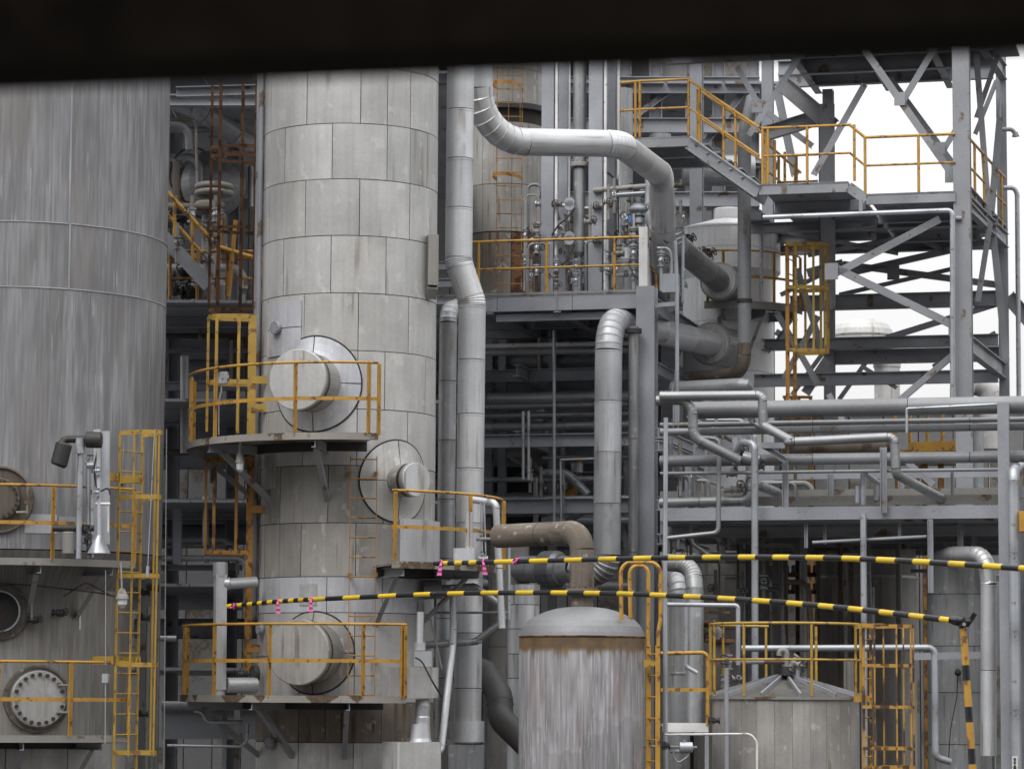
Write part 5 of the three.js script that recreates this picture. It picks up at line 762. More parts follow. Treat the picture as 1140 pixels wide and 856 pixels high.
{ // rusty caged ladder of the cone tank
  const t = thing('caged_ladder', 'rust-eaten yellow caged ladder at the side of the cone roof tank', 'ladder', atY(P(965, 800, 46), 0)), a = P(962, 780, 45.9), b = P(970, 780, 46.32), y = py => Y(970, py, 46);
  ladder(t, a, b, 0.02, y(695), { m: M.yellowRust, w: 0.045, cage: [y(853), y(695)], n: V(0.98, 0, 0.2).normalize(), depth: 0.72, hoops: [697, 741, 787, 833, 854].map(y), bars: 6, hoopH: 0.05, wide: 0.06, o_bar: 0.026 });
  part(t, 'hoop_bracket', bar(P(952, 778, 45.9), P(968, 778, 46), 0.06, 0.1), M.yellowRust); part(t, 'hoop_bracket', bar(P(952, 697, 45.9), P(985, 697, 45.9), 0.04, 0.08), M.yellowPale);
}
{ // small platform between drum and cone tank
  const d = 45.6, t = thing('small_platform', 'small white-edged platform with yellow rail between drum and cone tank', 'platform', P(765, 812, d)), y = Y(765, 807, d), L = P(738, 807, d), Rr = P(789, 807, d);
  part(t, 'deck_plate', block(lerp(L, Rr, 0.5).setY(y - 0.03).add(V(0, 0, -0.5)), L.distanceTo(Rr), 0.03, 1.0, V(0, 0, 1)), M.deck); part(t, 'edge_plate', bar(atY(L, y - 0.04), atY(Rr, y - 0.04), 0.02, 0.14), M.white); part(t, 'leg', bar(P(787, 812, d - 0.05).setY(0.02), P(787, 812, d - 0.05).setY(y - 0.12), 0.06, 0.06, V(0, 0, 1)), M.steelDark); part(t, 'leg', bar(P(742, 812, d + 0.6).setY(0.02), P(742, 812, d + 0.6).setY(y - 0.04), 0.06, 0.06, V(0, 0, 1)), M.steelDark);
  part(t, 'rail_loop', bent([atY(P(788, 808, d), y), P(788, 726.5, d), P(736, 727.5, d)], 0.03, 0.09, 10), M.yellow); part(t, 'mid_rail', bar(P(736, 768, d), P(787, 768, d), 0.012, 0.055), M.yellow); valve(t, P(795, 802, d), V(1, 0, 0), 0.09, V(-0.3, 0, 1).normalize(), M.dark);
}
jpipe('grey pipe arching over and down behind the small platform', [P(738, 626, 47.5), P(771, 628, 47.4), P(774, 660, 47.2), P(773, 808, 47)], 0.14, M.jacketDull, { bend: 0.36, gores: 8, sec: 1.4 });
jpipe('dark upright pipe behind the arching grey one', [atY(P(757, 700, 49), 0.02), P(757, 648, 49), P(746, 640, 50)], 0.17, M.jacketDull, { bend: 0.3, gores: 5, sec: 1.2 });
pipe('thin grey pipe crossing level behind the yellow hand loops', [P(735, 673, 46.6), P(822, 674, 46.6), P(822, 740, 46.6)], 0.036, M.galv, 0.06);
pipe('thin drop pipe with a kink between arching pipe and tank', [P(764, 676, 46.5), P(764, 742, 46.5), P(776, 749, 46.5)], 0.034, M.galv, 0.06);
{ const t = thing('valve_set', 'rusty valves and flanged pipe between arching pipe and cone tank', 'valve', P(800, 720, 47.6)); for (const [x, yy, s] of [[775, 749, 0.1], [783, 707, 0.12], [788, 695, 0.12], [811, 737, 0.12], [806, 758, 0.1], [822, 756, 0.1]]) valve(t, P(x, yy, 47.4), rnd() < 0.5 ? V(1, 0, 0) : UP, s, V(rr(-0.6, 0.6), 0.2, 0.8).normalize(), rnd() < 0.5 ? M.rust : M.steelDark); part(t, 'column', rod(atY(P(802, 700, 48), 0.02), P(802, 716, 48), 0.16, 16), M.dusty); flange(t, P(802, 716, 48), UP, 0.24, 0.06, 12, M.rust, M.dark); part(t, 'bend', bent([P(802, 716, 48), P(802, 702, 48), P(790, 698, 48)], 0.07, 0.15, 10), M.steelDark); part(t, 'top_plate', bar(P(781, 681, 47.8), P(812, 682, 47.8), 0.2, 0.04), M.rust); }
pipe('pale bent tube arching low in front of the cone tank', [P(740, 818, 43), P(836, 817, 43), P(843, 826, 43), P(843, 880, 43)], 0.017, M.white, 0.14);
pipe('thin upright pipe crossing the cone tank wall', [atY(P(809.5, 800, 45.6), 0.02), P(809, 744, 45.6)], 0.035, M.steelDark);

// vessels behind, lower right
const plainVessel = (name, label, px, d, R, ytop, m, o = {}) => { const c = P(px, 700, d), t = thing(name, label, 'vessel', atY(c, 0)), y = py => Y(px, py, d - R), n = o.n || 10; part(t, 'inner_shell', turned(c, [[R - 0.02, 0.02], [R - 0.02, y(ytop)], [0.01, y(ytop)]], 36), M.mastic); const rows = [ytop, ...(o.rows || []), 2000]; for (let i = 0; i + 1 < rows.length; i++) for (let k = 0; k < n; k++) part(t, 'panel', shellPlate(c, R, 0.02, (k * 360 / n + (i % 2) * 9 + 0.15) * D2, ((k + 1) * 360 / n + (i % 2) * 9 - 0.15) * D2, rows[i + 1] === 2000 ? 0.03 : y(rows[i + 1]) + 0.006, y(rows[i]) - 0.006, 4), m); if (o.ring) part(t, 'stiffener_ring', turned(c, [[R + 0.02, y(o.ring + 1.5)], [R + 0.02, y(o.ring - 1.5)]], 36), M.galv); return t; };
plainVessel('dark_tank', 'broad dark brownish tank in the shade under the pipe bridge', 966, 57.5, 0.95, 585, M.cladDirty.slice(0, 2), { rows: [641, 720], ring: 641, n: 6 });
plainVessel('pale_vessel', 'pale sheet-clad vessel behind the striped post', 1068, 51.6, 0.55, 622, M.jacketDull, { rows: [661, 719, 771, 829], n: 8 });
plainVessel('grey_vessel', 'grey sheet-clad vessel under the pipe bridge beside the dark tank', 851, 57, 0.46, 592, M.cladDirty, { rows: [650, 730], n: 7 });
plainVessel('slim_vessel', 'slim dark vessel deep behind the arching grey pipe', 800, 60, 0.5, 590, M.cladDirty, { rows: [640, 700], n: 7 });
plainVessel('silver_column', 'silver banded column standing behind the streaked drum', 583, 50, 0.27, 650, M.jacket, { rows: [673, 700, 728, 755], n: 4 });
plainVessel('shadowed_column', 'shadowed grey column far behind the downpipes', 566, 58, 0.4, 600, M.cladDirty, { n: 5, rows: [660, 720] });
jpipe('silver pipe shaped like an upturned U before the pale vessel', [P(1046, 622, 51.4), P(1060, 617, 50.6), P(1098, 617, 49.9), P(1101, 650, 49.9), P(1101, 842, 49.9)], 0.135, M.jacket, { bend: 0.3, gores: 6, sec: 1.3 });
pipe('level grey pipe behind the cone tank rail turning down before the pale vessel', [P(826, 722, 49.5), P(1041, 721, 49.5), P(1042, 843, 49.5), P(1058, 848, 49.6)], 0.058, M.galv, 0.12);
{ const t = thing('support_post', 'grey steel post and level arm beside the upturned U pipe', 'post', atY(P(1117, 800, 50.8), 0)); part(t, 'arm', bar(P(1017, 731, 50.6), P(1110, 729, 50.6), 0.1, 0.12), M.steelDark); part(t, 'post', prism(secI(0.16, 0.16), atY(P(945, 740, 51.5), 0.02), P(945, 733, 51.5), V(1, 0, 0)), M.steelWarm); part(t, 'bracket', bar(P(1102, 640, 51), P(1116, 645, 50.8), 0.12, 0.1), M.steelDark); part(t, 'post', prism(secI(0.18, 0.18), atY(P(1137, 700, 52), 0.02), P(1137, 560, 52), V(1, 0, 0)), M.steelDark); part(t, 'post', bar(atY(P(1085, 700, 53), 0.02), P(1085, 590, 53), 0.1, 0.1, V(0, 0, 1)), M.steelDark); }
{ const t = thing('wall_lamp', 'small black round lamp with dangling cable on the pale vessel', 'lamp', P(1067, 748, 50.9)); part(t, 'head', tube([P(1067, 750, 51.0), P(1067, 749, 50.9), P(1067, 747, 50.85)], [0.04, 0.06, 0.05], 12), M.dark); part(t, 'cable', bent([P(1067, 750, 50.9), P(1066, 775, 50.9), P(1059, 810, 50.95), P(1056, 850, 51)], 0.009, 0.3), M.dark); }
{ const t = thing('identification_sign', 'small white number plate on the pipe at the lower picture edge', 'sign', P(1130.5, 850, 49.2)); part(t, 'plate', bar(P(1130.5, 862, 49.25), P(1130.5, 842, 49.25), 0.09, 0.012, V(0, 0, 1)), M.white); const q = (x, y) => P(x, y, 49.235), st = (x0, y0, x1, y1) => part(t, 'letter_stroke', bar(q(x0, y0), q(x1, y1), 0.012, 0.006, V(0, 0, 1)), M.dark); st(1129, 844.2, 1131.8, 844.2); st(1129, 845.4, 1131.8, 845.4); st(1130.4, 844.2, 1130.4, 845.4); st(1129.2, 847, 1130, 846.4); st(1131.6, 847, 1130.9, 846.4); st(1129, 848.4, 1131.8, 848.4); st(1129, 849.6, 1131.8, 849.6); part(t, 'arrow', prism([[-0.022, 0], [0.022, 0], [0.022, 0.07], [0, 0.11], [-0.022, 0.07]], q(1130.5, 858).add(V(0, 0, -0.004)), q(1130.5, 858).add(V(0, 0, 0.004))), M.dark); }
{ // shelves of instrument racks deep under the bridge
  const t = thing('instrument_rack', 'rusty shelf rack of small pots under the pipe bridge', 'rack', P(888, 720, 60)); for (const [y, m] of [[612, M.rust], [640, M.rust], [659, M.rust]]) part(t, 'shelf', bar(P(862, y, 60), P(912, y, 60), 0.5, 0.07), m); for (const x of [863, 888, 911]) part(t, 'upright', bar(atY(P(x, 700, 60), 0.02), P(x, 600, 60), 0.08, 0.08, V(0, 0, 1)), M.brownPipe); for (const y of [606, 635, 655]) for (let x = 868; x < 910; x += 8) part(t, 'pot', tube([P(x, y + 4, 59.9), P(x, y + 3, 59.9), P(x, y - 5, 59.9), P(x, y - 6, 59.9)], [0.04, 0.055, 0.05, 0.02], 10), M.steelWarm); part(t, 'brace', prism(secL(0.07), P(866, 658, 59.8), P(878, 645, 59.8)), M.steelDark); }
{ // yellow stagework behind the bridge
  const t = thing('rear_stage', 'orange-yellow railed stage seen through the pipe bridge', 'platform', P(1040, 520, 66)), y = py => Y(1040, py, 66); const yd = y(506); part(t, 'deck_plate', block(atY(P(1035, 500, 67), yd - 0.1), 1.9, 0.1, 2, V(0, 0, 1)), M.steelDark); const q = x => atY(P(x, 500, 66), yd); guardRail(t, [q(995), q(1072)], { posts: [997, 1014, 1033, 1050, 1070].map(q), m: M.yellow, kind: 'round', rt: 0.04 }); part(t, 'edge_plate', bar(atY(q(995), yd - 0.05), atY(q(1072), yd - 0.05), 0.02, 0.3), M.yellow); part(t, 'lower_edge', bar(P(1012, 498, 65.9), P(1068, 496, 65.9), 0.05, 0.22), M.yellow); for (const x of [1000, 1030, 1048, 1068]) part(t, 'leg', bar(atY(P(x, 520, 66.4), 0.02), atY(P(x, 520, 66.4), yd - 0.1), 0.12, 0.12, V(0, 0, 1)), M.ochre); part(t, 'brace', prism(secL(0.1), P(1012, 540, 66.2), P(1048, 500, 66.2)), M.yellow);
  const s = thing('rear_stage', 'ochre railing glimpsed between bridge pipes below the caged ladder', 'platform', P(890, 480, 64)); const yy = Y(890, 488, 64), w = x => atY(P(x, 488, 64), yy); guardRail(s, [w(872), w(905)], { posts: [875, 882, 890, 903].map(w), m: M.ochre, h: 0.9, kind: 'round', rt: 0.035 }); part(s, 'deck_plate', block(atY(P(888, 488, 64.5), yy - 0.08), 0.7, 0.08, 1, V(0, 0, 1)), M.steelDark); for (const x of [874, 903]) part(s, 'leg', bar(atY(P(x, 488, 64.4), 0.02), atY(P(x, 488, 64.4), yy - 0.08), 0.1, 0.1, V(0, 0, 1)), M.ochre); }

// ================================================================ the dark gap between tower and clad column
{
  const t = thing('back_frame', 'dark steel floors in the gap between the streaked tower and the clad column', 'steel frame', P(238, 860, 56)), d = 53;
  for (const [py, h, m] of [[348, 0.22, M.steel], [360, 0.16, M.steelDark], [391, 0.06, M.steel], [430, 0.16, M.steel], [455, 0.1, M.steelDark], [559, 0.12, M.steelDark], [574, 0.14, M.steel], [632, 0.1, M.steelDark]]) part(t, 'beam', ibeam(P(150, py, d + (py % 3)), P(330, py, d + (py % 3)), h, 0.16), m);
  for (const x of [168, 197, 262, 300]) part(t, 'column', prism(secI(0.22, 0.22), atY(P(x, 600, 56), 0.02), P(x, -60, 56), V(1, 0, 0)), M.steelDark);
  for (const [py, k] of [[346, 8], [452, 8], [560, 8], [92, 7], [650, 8], [740, 8]]) { const y = Y(240, py, 53); for (let i = 0; i < 9; i++) part(t, 'floor_plate', block(V(P(70 + i * 52, 400, 57).x, y - 0.12, -58.2), 0.885, 0.05, k + 6.4, V(0, 0, 1)), M.steelDark); }
  part(t, 'roof_beam', ibeam(P(180, 112, 51.5), P(300, 112, 51.5), 0.2, 0.2), M.steelDark); part(t, 'roof_beam', ibeam(P(196, 103, 50.5), P(300, 100, 50.5), 0.18, 0.2), M.steelDark);
  part(t, 'short_post', bar(P(197, 628, 52), P(197, 566, 52), 0.15, 0.15, V(0, 0, 1)), M.steel); 
  jpipe('grey pipe slanting down behind the rusty caged ladder', [P(196, 112, 53), P(222, 122, 53), P(296, 172, 54)], 0.19, M.jacketDull, { bend: 0.3, sec: 1 });
  const n = V(0.4, 0, 0.92).normalize(), q = P(238, 205, 55), e = thing('heat_exchanger', 'rounded grey exchanger head deep behind the rusty caged ladder', 'vessel', atY(q, 0)); const at = k => q.clone().addScaledVector(n, k); part(e, 'head', tube([at(-1.5), at(0), at(0.2), at(0.38), at(0.48), at(0.5)], [0.62, 0.62, 0.56, 0.4, 0.18, 0.01], 32), M.jacketDull[2]); part(e, 'rust_ring', tube([at(-0.3), at(-0.15)], 0.65, 32, { caps: false }), M.rust); part(e, 'saddle', bar(atY(q, Y(238, 346, 55)), at(-0.6).setY(q.y - 0.4), 0.5, 0.3, V(0, 0, 1)), M.steelDark);
  { const a = P(214, 195, 54.2), ring = []; for (let i = 0; i <= 24; i++) { const th = (60 + 230 * i / 24) * D2; ring.push(V(a.x + Math.cos(th) * 0.42, a.y + Math.sin(th) * 0.52, a.z)); } part(e, 'cable_loop', tube(ring, 0.02, 6, { smooth: true }), M.dark); }
  const b = thing('bellows_joint', 'stacked ribbed grey bellows above a cluster of bolts', 'bellows', P(236, 250, 52)); for (const [x, y, r] of [[238, 208, 0.3], [238, 215, 0.3], [233, 228, 0.22], [233, 235, 0.22]]) { const c = P(x, y, 52), ring = []; for (let i = 0; i <= 20; i++) ring.push(V(c.x + Math.cos(i / 20 * 6.2832) * r, c.y, c.z + Math.sin(i / 20 * 6.2832) * r)); part(b, 'rib', tube(ring, 0.055, 8, { smooth: true }), M.steelWarm); part(b, 'core', rod(c.clone().add(V(0, -0.06, 0)), c.clone().add(V(0, 0.06, 0)), r, 20), M.steelWarm); } part(b, 'stem', rod(P(232, 340, 52), P(233, 236, 52), 0.14, 16), M.steelDark); for (let k = 0; k < 5; k++) valve(b, P(228 + k * 4, 252 + (k * 17) % 34, 51.8), UP, 0.1, V(rr(-0.8, 0.8), 0.2, 0.6).normalize(), M.steelWarm);
  const s = thing('stair_flight', 'ochre-railed stair descending in the gap behind the streaked tower', 'stair', P(205, 300, 51)); for (const k of [0, 0.8]) { part(s, 'hand_rail', rod(P(184, 212, 51 + k), P(236, 268, 51 + k), 0.04), M.yellow); part(s, 'mid_rail', rod(P(184, 236, 51 + k), P(232, 290, 51 + k), 0.03), M.yellow); part(s, 'stringer', bar(P(180, 262, 51 + k), P(232, 318, 51 + k), 0.05, 0.24), M.steel); for (const [x, y] of [[194, 222], [214, 244]]) part(s, 'post', rod(P(x, y, 51 + k), P(x, y + 46, 51 + k), 0.03), M.yellow); } for (let i = 0; i < 7; i++) { const p = P(186 + i * 7, 268 + i * 7.6, 51.4); part(s, 'tread', block(p, 0.26, 0.03, 0.8, V(0, 0, 1)), M.steelDark); }
  const f = thing('inner_landing', 'ochre handrails of the landing behind the rusty caged ladder', 'platform', P(240, 345, 51.5)); const yd = Y(240, 340, 51.5), w = x => atY(P(x, 340, 51.5), yd); part(f, 'deck_plate', block(atY(P(240, 340, 52), yd - 0.05), 2, 0.05, 1.2, V(0, 0, 1)), M.steelDark); guardRail(f, [w(186), w(292)], { posts: [188, 219, 252, 290].map(w), m: M.ochre, kind: 'round', rt: 0.03, h: 0.96, mids: [0.5, 1.1 / 0.96 * 0.75] }); part(f, 'brace_rail', rod(P(243, 275, 51.4), P(292, 290, 51.4), 0.045), M.yellow); part(f, 'brace_rail', rod(P(245, 245, 51.4), P(240, 330, 51.4), 0.04), M.ochre); part(f, 'brace_rail', rod(P(262, 245, 51.4), P(254, 330, 51.4), 0.04), M.ochre); for (const [x, r] of [[226, 0.16], [205, 0.1], [248, 0.12]]) { part(f, 'machine_pot', tube([P(x, 341, 52), P(x, 340, 52), P(x, 318, 52), P(x, 315, 52)], [r * 0.8, r, r, r * 0.7], 16), M.steelWarm); } for (const [x, y] of [[194, 325], [202, 308], [212, 328], [193, 250], [200, 245]]) valve(f, P(x, y, 51.9), V(1, 0, 0.2), 0.16, V(0.1, 0.5, 0.8).normalize(), M.dark);
  for (const [py, r, dd, l] of [[366, 0.28, 58, 'thick dark pipe just below the landing in the gap'], [411, 0.2, 58, 'thick dark pipe in the middle of the gap'], [500, 0.42, 60, 'broad dark cylinder lying low in the gap'], [595, 0.2, 57, 'dark pipe low in the gap above the square duct'], [700, 0.2, 58, 'dark pipe behind the lowest platform rail']]) pipe(l, [P(150, py, dd), P(335, py, dd)], r, M.steelDark);
  const k = thing('pipe_skid', 'dark pipes and girder beneath the lowest platform of the clad column', 'steel frame', P(235, 830, 50)); part(k, 'girder', ibeam(P(180, 806, 50), P(300, 806, 50), 0.5, 0.3), M.steelDark); part(k, 'post', bar(atY(P(250, 800, 46.5), 0.02), P(250, 790, 46.5), 0.07, 0.07, V(0, 0, 1)), M.steel); part(k, 'post', bar(atY(P(264, 800, 48), 0.02), P(264, 790, 48), 0.09, 0.09, V(0, 0, 1)), M.steelDark); part(k, 'silver_tube', bent([P(186, 830, 46), P(268, 831, 46), P(275, 824, 46), P(275, 806, 46)], 0.025, 0.1), M.galv); part(k, 'silver_tube', bent([P(216, 792, 46.2), P(224, 792, 46.2), P(230, 804, 46.2), P(270, 804, 46.2)], 0.03, 0.1), M.galv); part(k, 'pipe_run', rod(P(180, 786, 48), P(300, 786, 48), 0.08, 14), M.steelDark); part(k, 'pipe_run', rod(P(178, 711, 47.5), P(196, 711, 47.5), 0.05, 10), M.galv);
}
{ // side pipes right of the big tower's ladder
  const t = thing('riser_pipes', 'thin dark risers with valves behind the pale yellow caged ladder', 'pipe', atY(P(165, 800, 46.5), 0)); for (const [x, y0, r] of [[165, 676, 0.04], [171, 660, 0.025], [176, 690, 0.02]]) part(t, 'pipe_run', rod(atY(P(x, 760, 46.5), 0.02), P(x, y0, 46.5), r), M.steelWarm); for (const [x, y] of [[160, 660], [170, 655], [160, 688], [158, 795]]) valve(t, P(x, y, 46.2), V(1, 0, 0), 0.09, V(-0.3, 0.1, 0.9).normalize(), M.dark); part(t, 'shield', bar(atY(P(167, 700, 47), 0.02), P(167, 590, 47), 0.35, 0.1, V(0, 0, 1)), M.steelDark);
}
// extra dark pipework behind the middle, so that one looks into depth and not onto a wall
for (const [x0, y0, x1, y1, d, r, l] of [[735, 620, 840, 622, 55, 0.1, 'dark level pipe deep behind the arching grey pipe'], [700, 520, 720, 700, 60, 0.12, 'dark upright pipe deep behind the front post'], [540, 605, 700, 604, 63, 0.2, 'thick dark pipe at the very back of the rack'], [480, 650, 760, 655, 60, 0.16, 'thick dark pipe behind the domed drum'], [690, 100, 690, 330, 66, 0.3, 'dark wide pipe behind the tall posts'], [760, 190, 840, 190, 66, 0.35, 'dark cylinder behind the long upright weathered pipe'], [735, 150, 738, 330, 66, 0.25, 'shaded brown pipe behind the falling silver pipe']]) pipe(l, [P(x0, y0, d), P(x1, y1, d)], r, M.jacketDull[1]);
{ // rear frame behind the stair: dark storeys with slits of sky
  const t = thing('rear_steelwork', 'dark rear steel storeys behind the high stair', 'steel frame', atY(P(770, 700, 70), 0)); for (const x of [696, 730, 770, 800, 838]) part(t, 'column', prism(secI(0.3, 0.3), atY(P(x, 600, 70), 0.02), P(x, -60, 70), V(1, 0, 0)), M.steelDark);
  for (const [py, h] of [[40, 0.5], [95, 0.4], [140, 0.35], [180, 0.3], [222, 0.35], [300, 0.4], [350, 0.3]]) { part(t, 'beam', ibeam(P(600, py, 69.7), P(846, py, 69.7), h, 0.2), M.steelDark); }
  for (const [py] of [[90], [178], [300]]) { const y = Y(770, py, 69.7); for (let i = 0; i < 4; i++) part(t, 'floor_plate', block(V(P(640 + i * 62, 300, 73).x, y - 0.1, -73), 1.3, 0.06, 7, V(0, 0, 1)), M.steelDark); }
  for (let k = 0; k < 5; k++) for (let i = 0; i < 4; i++) part(t, 'floor_plate', block(V(P(490 + i * 78, 300, 71).x, Y(600, 345 + k * 62, 64), -71), 1.62, 0.06, 13, V(0, 0, 1)), M.steelDark);
  for (const [a, b, c, d] of [[700, 140, 760, 95], [775, 180, 838, 95], [738, 222, 800, 180], [800, 300, 838, 222]]) part(t, 'brace', prism(secL(0.16, 0.014), P(a, b, 69.9), P(c, d, 69.9)), M.steelDark);
}

// ================================================================ striped sleeves, striped post, near girder
const D = x => 44.2 - (x - 255) / 815 * 12.2;     // the sleeves come nearer towards the right
function striped(label, pts, r, edges, first) {
  const t = thing('striped_sleeve', label, 'cable sleeve', P(edges[0], pts[0][1], D(edges[0])));
  const cr = new THREE.CatmullRomCurve3(pts.map(q => V(q[0], q[1], 0))), tb = cr.getPoints(200), yAt = x => { let i = 0; while (i < 199 && tb[i + 1].x < x) i++; const f = (x - tb[i].x) / (tb[i + 1].x - tb[i].x); return tb[i].y + (tb[i + 1].y - tb[i].y) * f; };
  for (let i = 0; i + 1 < edges.length; i++) part(t, 'band', tube(Array.from({ length: 6 }, (_, k) => { const x = edges[i] + (edges[i + 1] - edges[i]) * k / 5; return P(x, yAt(x), D(x)); }), r * (1 + (i % 2) * 0.03), 12, { smooth: true }), (i + first) % 2 ? M.bandYellow : M.bandBlack);
}
const steps = list => { const e = [list[0][0]]; for (let k = 0; k < list.length; k++) { const [, to, st] = list[k]; while (e[e.length - 1] + st * 0.6 < to) e.push(Math.min(to, e[e.length - 1] + st * rr(0.93, 1.07))); } return e; };
striped('lower yellow and black striped sleeve reaching the striped post', [[253, 675], [320, 669], [400, 665], [480, 661.5], [560, 660], [690, 661], [800, 666], [880, 671.5], [950, 678], [1062, 691]], 0.033, steps([[253, 345, 5.6], [345, 900, 19], [900, 1062, 17]]), 1);
striped('upper yellow and black striped sleeve crossing to the picture edge', [[484, 627.5], [560, 625.5], [640, 623.5], [720, 621.5], [800, 620.4], [880, 620.6], [950, 622], [1050, 627], [1140, 633], [1230, 640]], 0.033, steps([[484, 535, 8], [535, 1230, 19.6]]), 0);
{
  const t = thing('striped_post', 'leaning yellow and black striped post with a black hook head', 'post', atY(P(1083, 856, 31.8), 0)), top = P(1073, 699, 31.9), b1 = P(1083.5, 856, 31.8); const dir = b1.clone().sub(top), end = top.clone().addScaledVector(dir, (top.y - 0.02) / (top.y - b1.y));
  const L = top.distanceTo(end); for (let q = 0, i = 0; q < L; i++) { const l = i % 2 ? 0.165 : i ? 0.28 : 0.4, e = Math.min(L, q + l); part(t, 'band', tube([lerp(top, end, q / L), lerp(top, end, e / L)], 0.04 + (i % 2) * 0.0008, 14), i % 2 ? M.bandBlack : M.yellow); q = e; }
  part(t, 'hook_arm', tube([P(1057, 689.5, 31.9), P(1064, 691, 31.9), P(1071, 693, 31.9), P(1077, 693, 31.9), P(1085, 684, 31.9)], [0.035, 0.05, 0.045, 0.05, 0.03], 8), M.bandBlack); part(t, 'hook_jaw', [bar(P(1070, 697, 31.9), P(1078, 689, 31.8), 0.07, 0.06), bar(P(1063, 690, 31.85), P(1063, 694, 31.85), 0.05, 0.03, V(0, 0, 1)), bar(P(1080, 692, 31.85), P(1086, 683, 31.85), 0.04, 0.05)], M.bandBlack);
  part(t, 'hook_pin', rod(P(1074, 695, 31.95), P(1074, 695, 31.75), 0.02, 8), M.galv);
}
const ribbon = (label, x, y, d, kind) => { const t = thing('pink_ribbon', label, 'ribbon', P(x, y, d)); const ring = []; const c = P(x, y, d); for (let i = 0; i <= 10; i++) ring.push(c.clone().add(V(rr(-0.02, 0.02), Math.sin(i / 10 * 6.2832) * 0.04, Math.cos(i / 10 * 6.2832) * 0.04))); part(t, 'knot', tube(ring, 0.011, 6, { smooth: true }), M.pink); if (kind) { const b = new GB_(); const n = 5, w = 0.014; let p = [c.clone().add(V(-w, 0, 0.05)), c.clone().add(V(w, 0, 0.05))]; for (let i = 1; i <= n; i++) { const o = V(0.02 * i * kind * 0.6, -0.034 * i, 0.05 + 0.012 * (i % 2)); const q = [c.clone().add(o).add(V(-w - 0.004 * i, 0, 0)), c.clone().add(o).add(V(w + 0.004 * i, 0, 0.01))]; b.face([p[0], p[1], q[1], q[0]], [[0, 0], [1, 0], [1, 1], [0, 1]]); p = q; } part(t, 'tail', b.geo(), M.pink); } else part(t, 'tail', [rod(c, c.clone().add(V(0.05, 0.04, 0.05)), 0.012, 6), rod(c, c.clone().add(V(-0.05, -0.03, 0.05)), 0.012, 6)], M.pink); };
ribbon('pink ribbon knotted at the start of the upper striped sleeve', 491, 627, D(491) - 0.05, -0.4); ribbon('pink ribbon with a long tail on the upper striped sleeve', 538, 626, D(538) - 0.05, 0.5); ribbon('pink ribbon bow without a tail on the upper striped sleeve', 574, 625, D(574) - 0.05, 0); ribbon('small faint pink ribbon near the far end of the lower striped sleeve', 309, 670, D(309) - 0.05, 0.2); ribbon('pale pink ribbon hanging from the lower sleeve before the clad column', 346, 668, D(346) - 0.05, 0.1); ribbon('pink ribbon at the very tip of the lower striped sleeve', 260, 675, D(260) - 0.05, 0);
{ // hidden supports that carry the sleeves outside the frame and behind the column
  const t = thing('overhead_girder', 'blurred dark girder overhead across the top of the view', 'girder', V(0, 0, -4));
  const a = P(0, 106, 4.3), b = P(1140, 54, 4.0), u = b.clone().sub(a).setY(0).normalize(), y = lerp(a, b, 0.5).y, mid = lerp(a, b, 0.5), L = mid.clone().addScaledVector(u, -4.2), Rr = mid.clone().addScaledVector(u, 4.2), near = V(-u.z, 0, u.x), sgn = near.z > 0 ? 1 : -1;
  const off = near.multiplyScalar(0.09 * sgn);
  part(t, 'beam', bar(atY(L, y + 0.45).add(off), atY(Rr, y + 0.45).add(off), 0.18, 0.9), M.girder);
  for (const p of [L, Rr]) part(t, 'support', bar(V(p.x, 0.02, p.z).add(off), V(p.x, y, p.z).add(off), 0.3, 0.3, V(0, 0, 1)), M.girder);
}
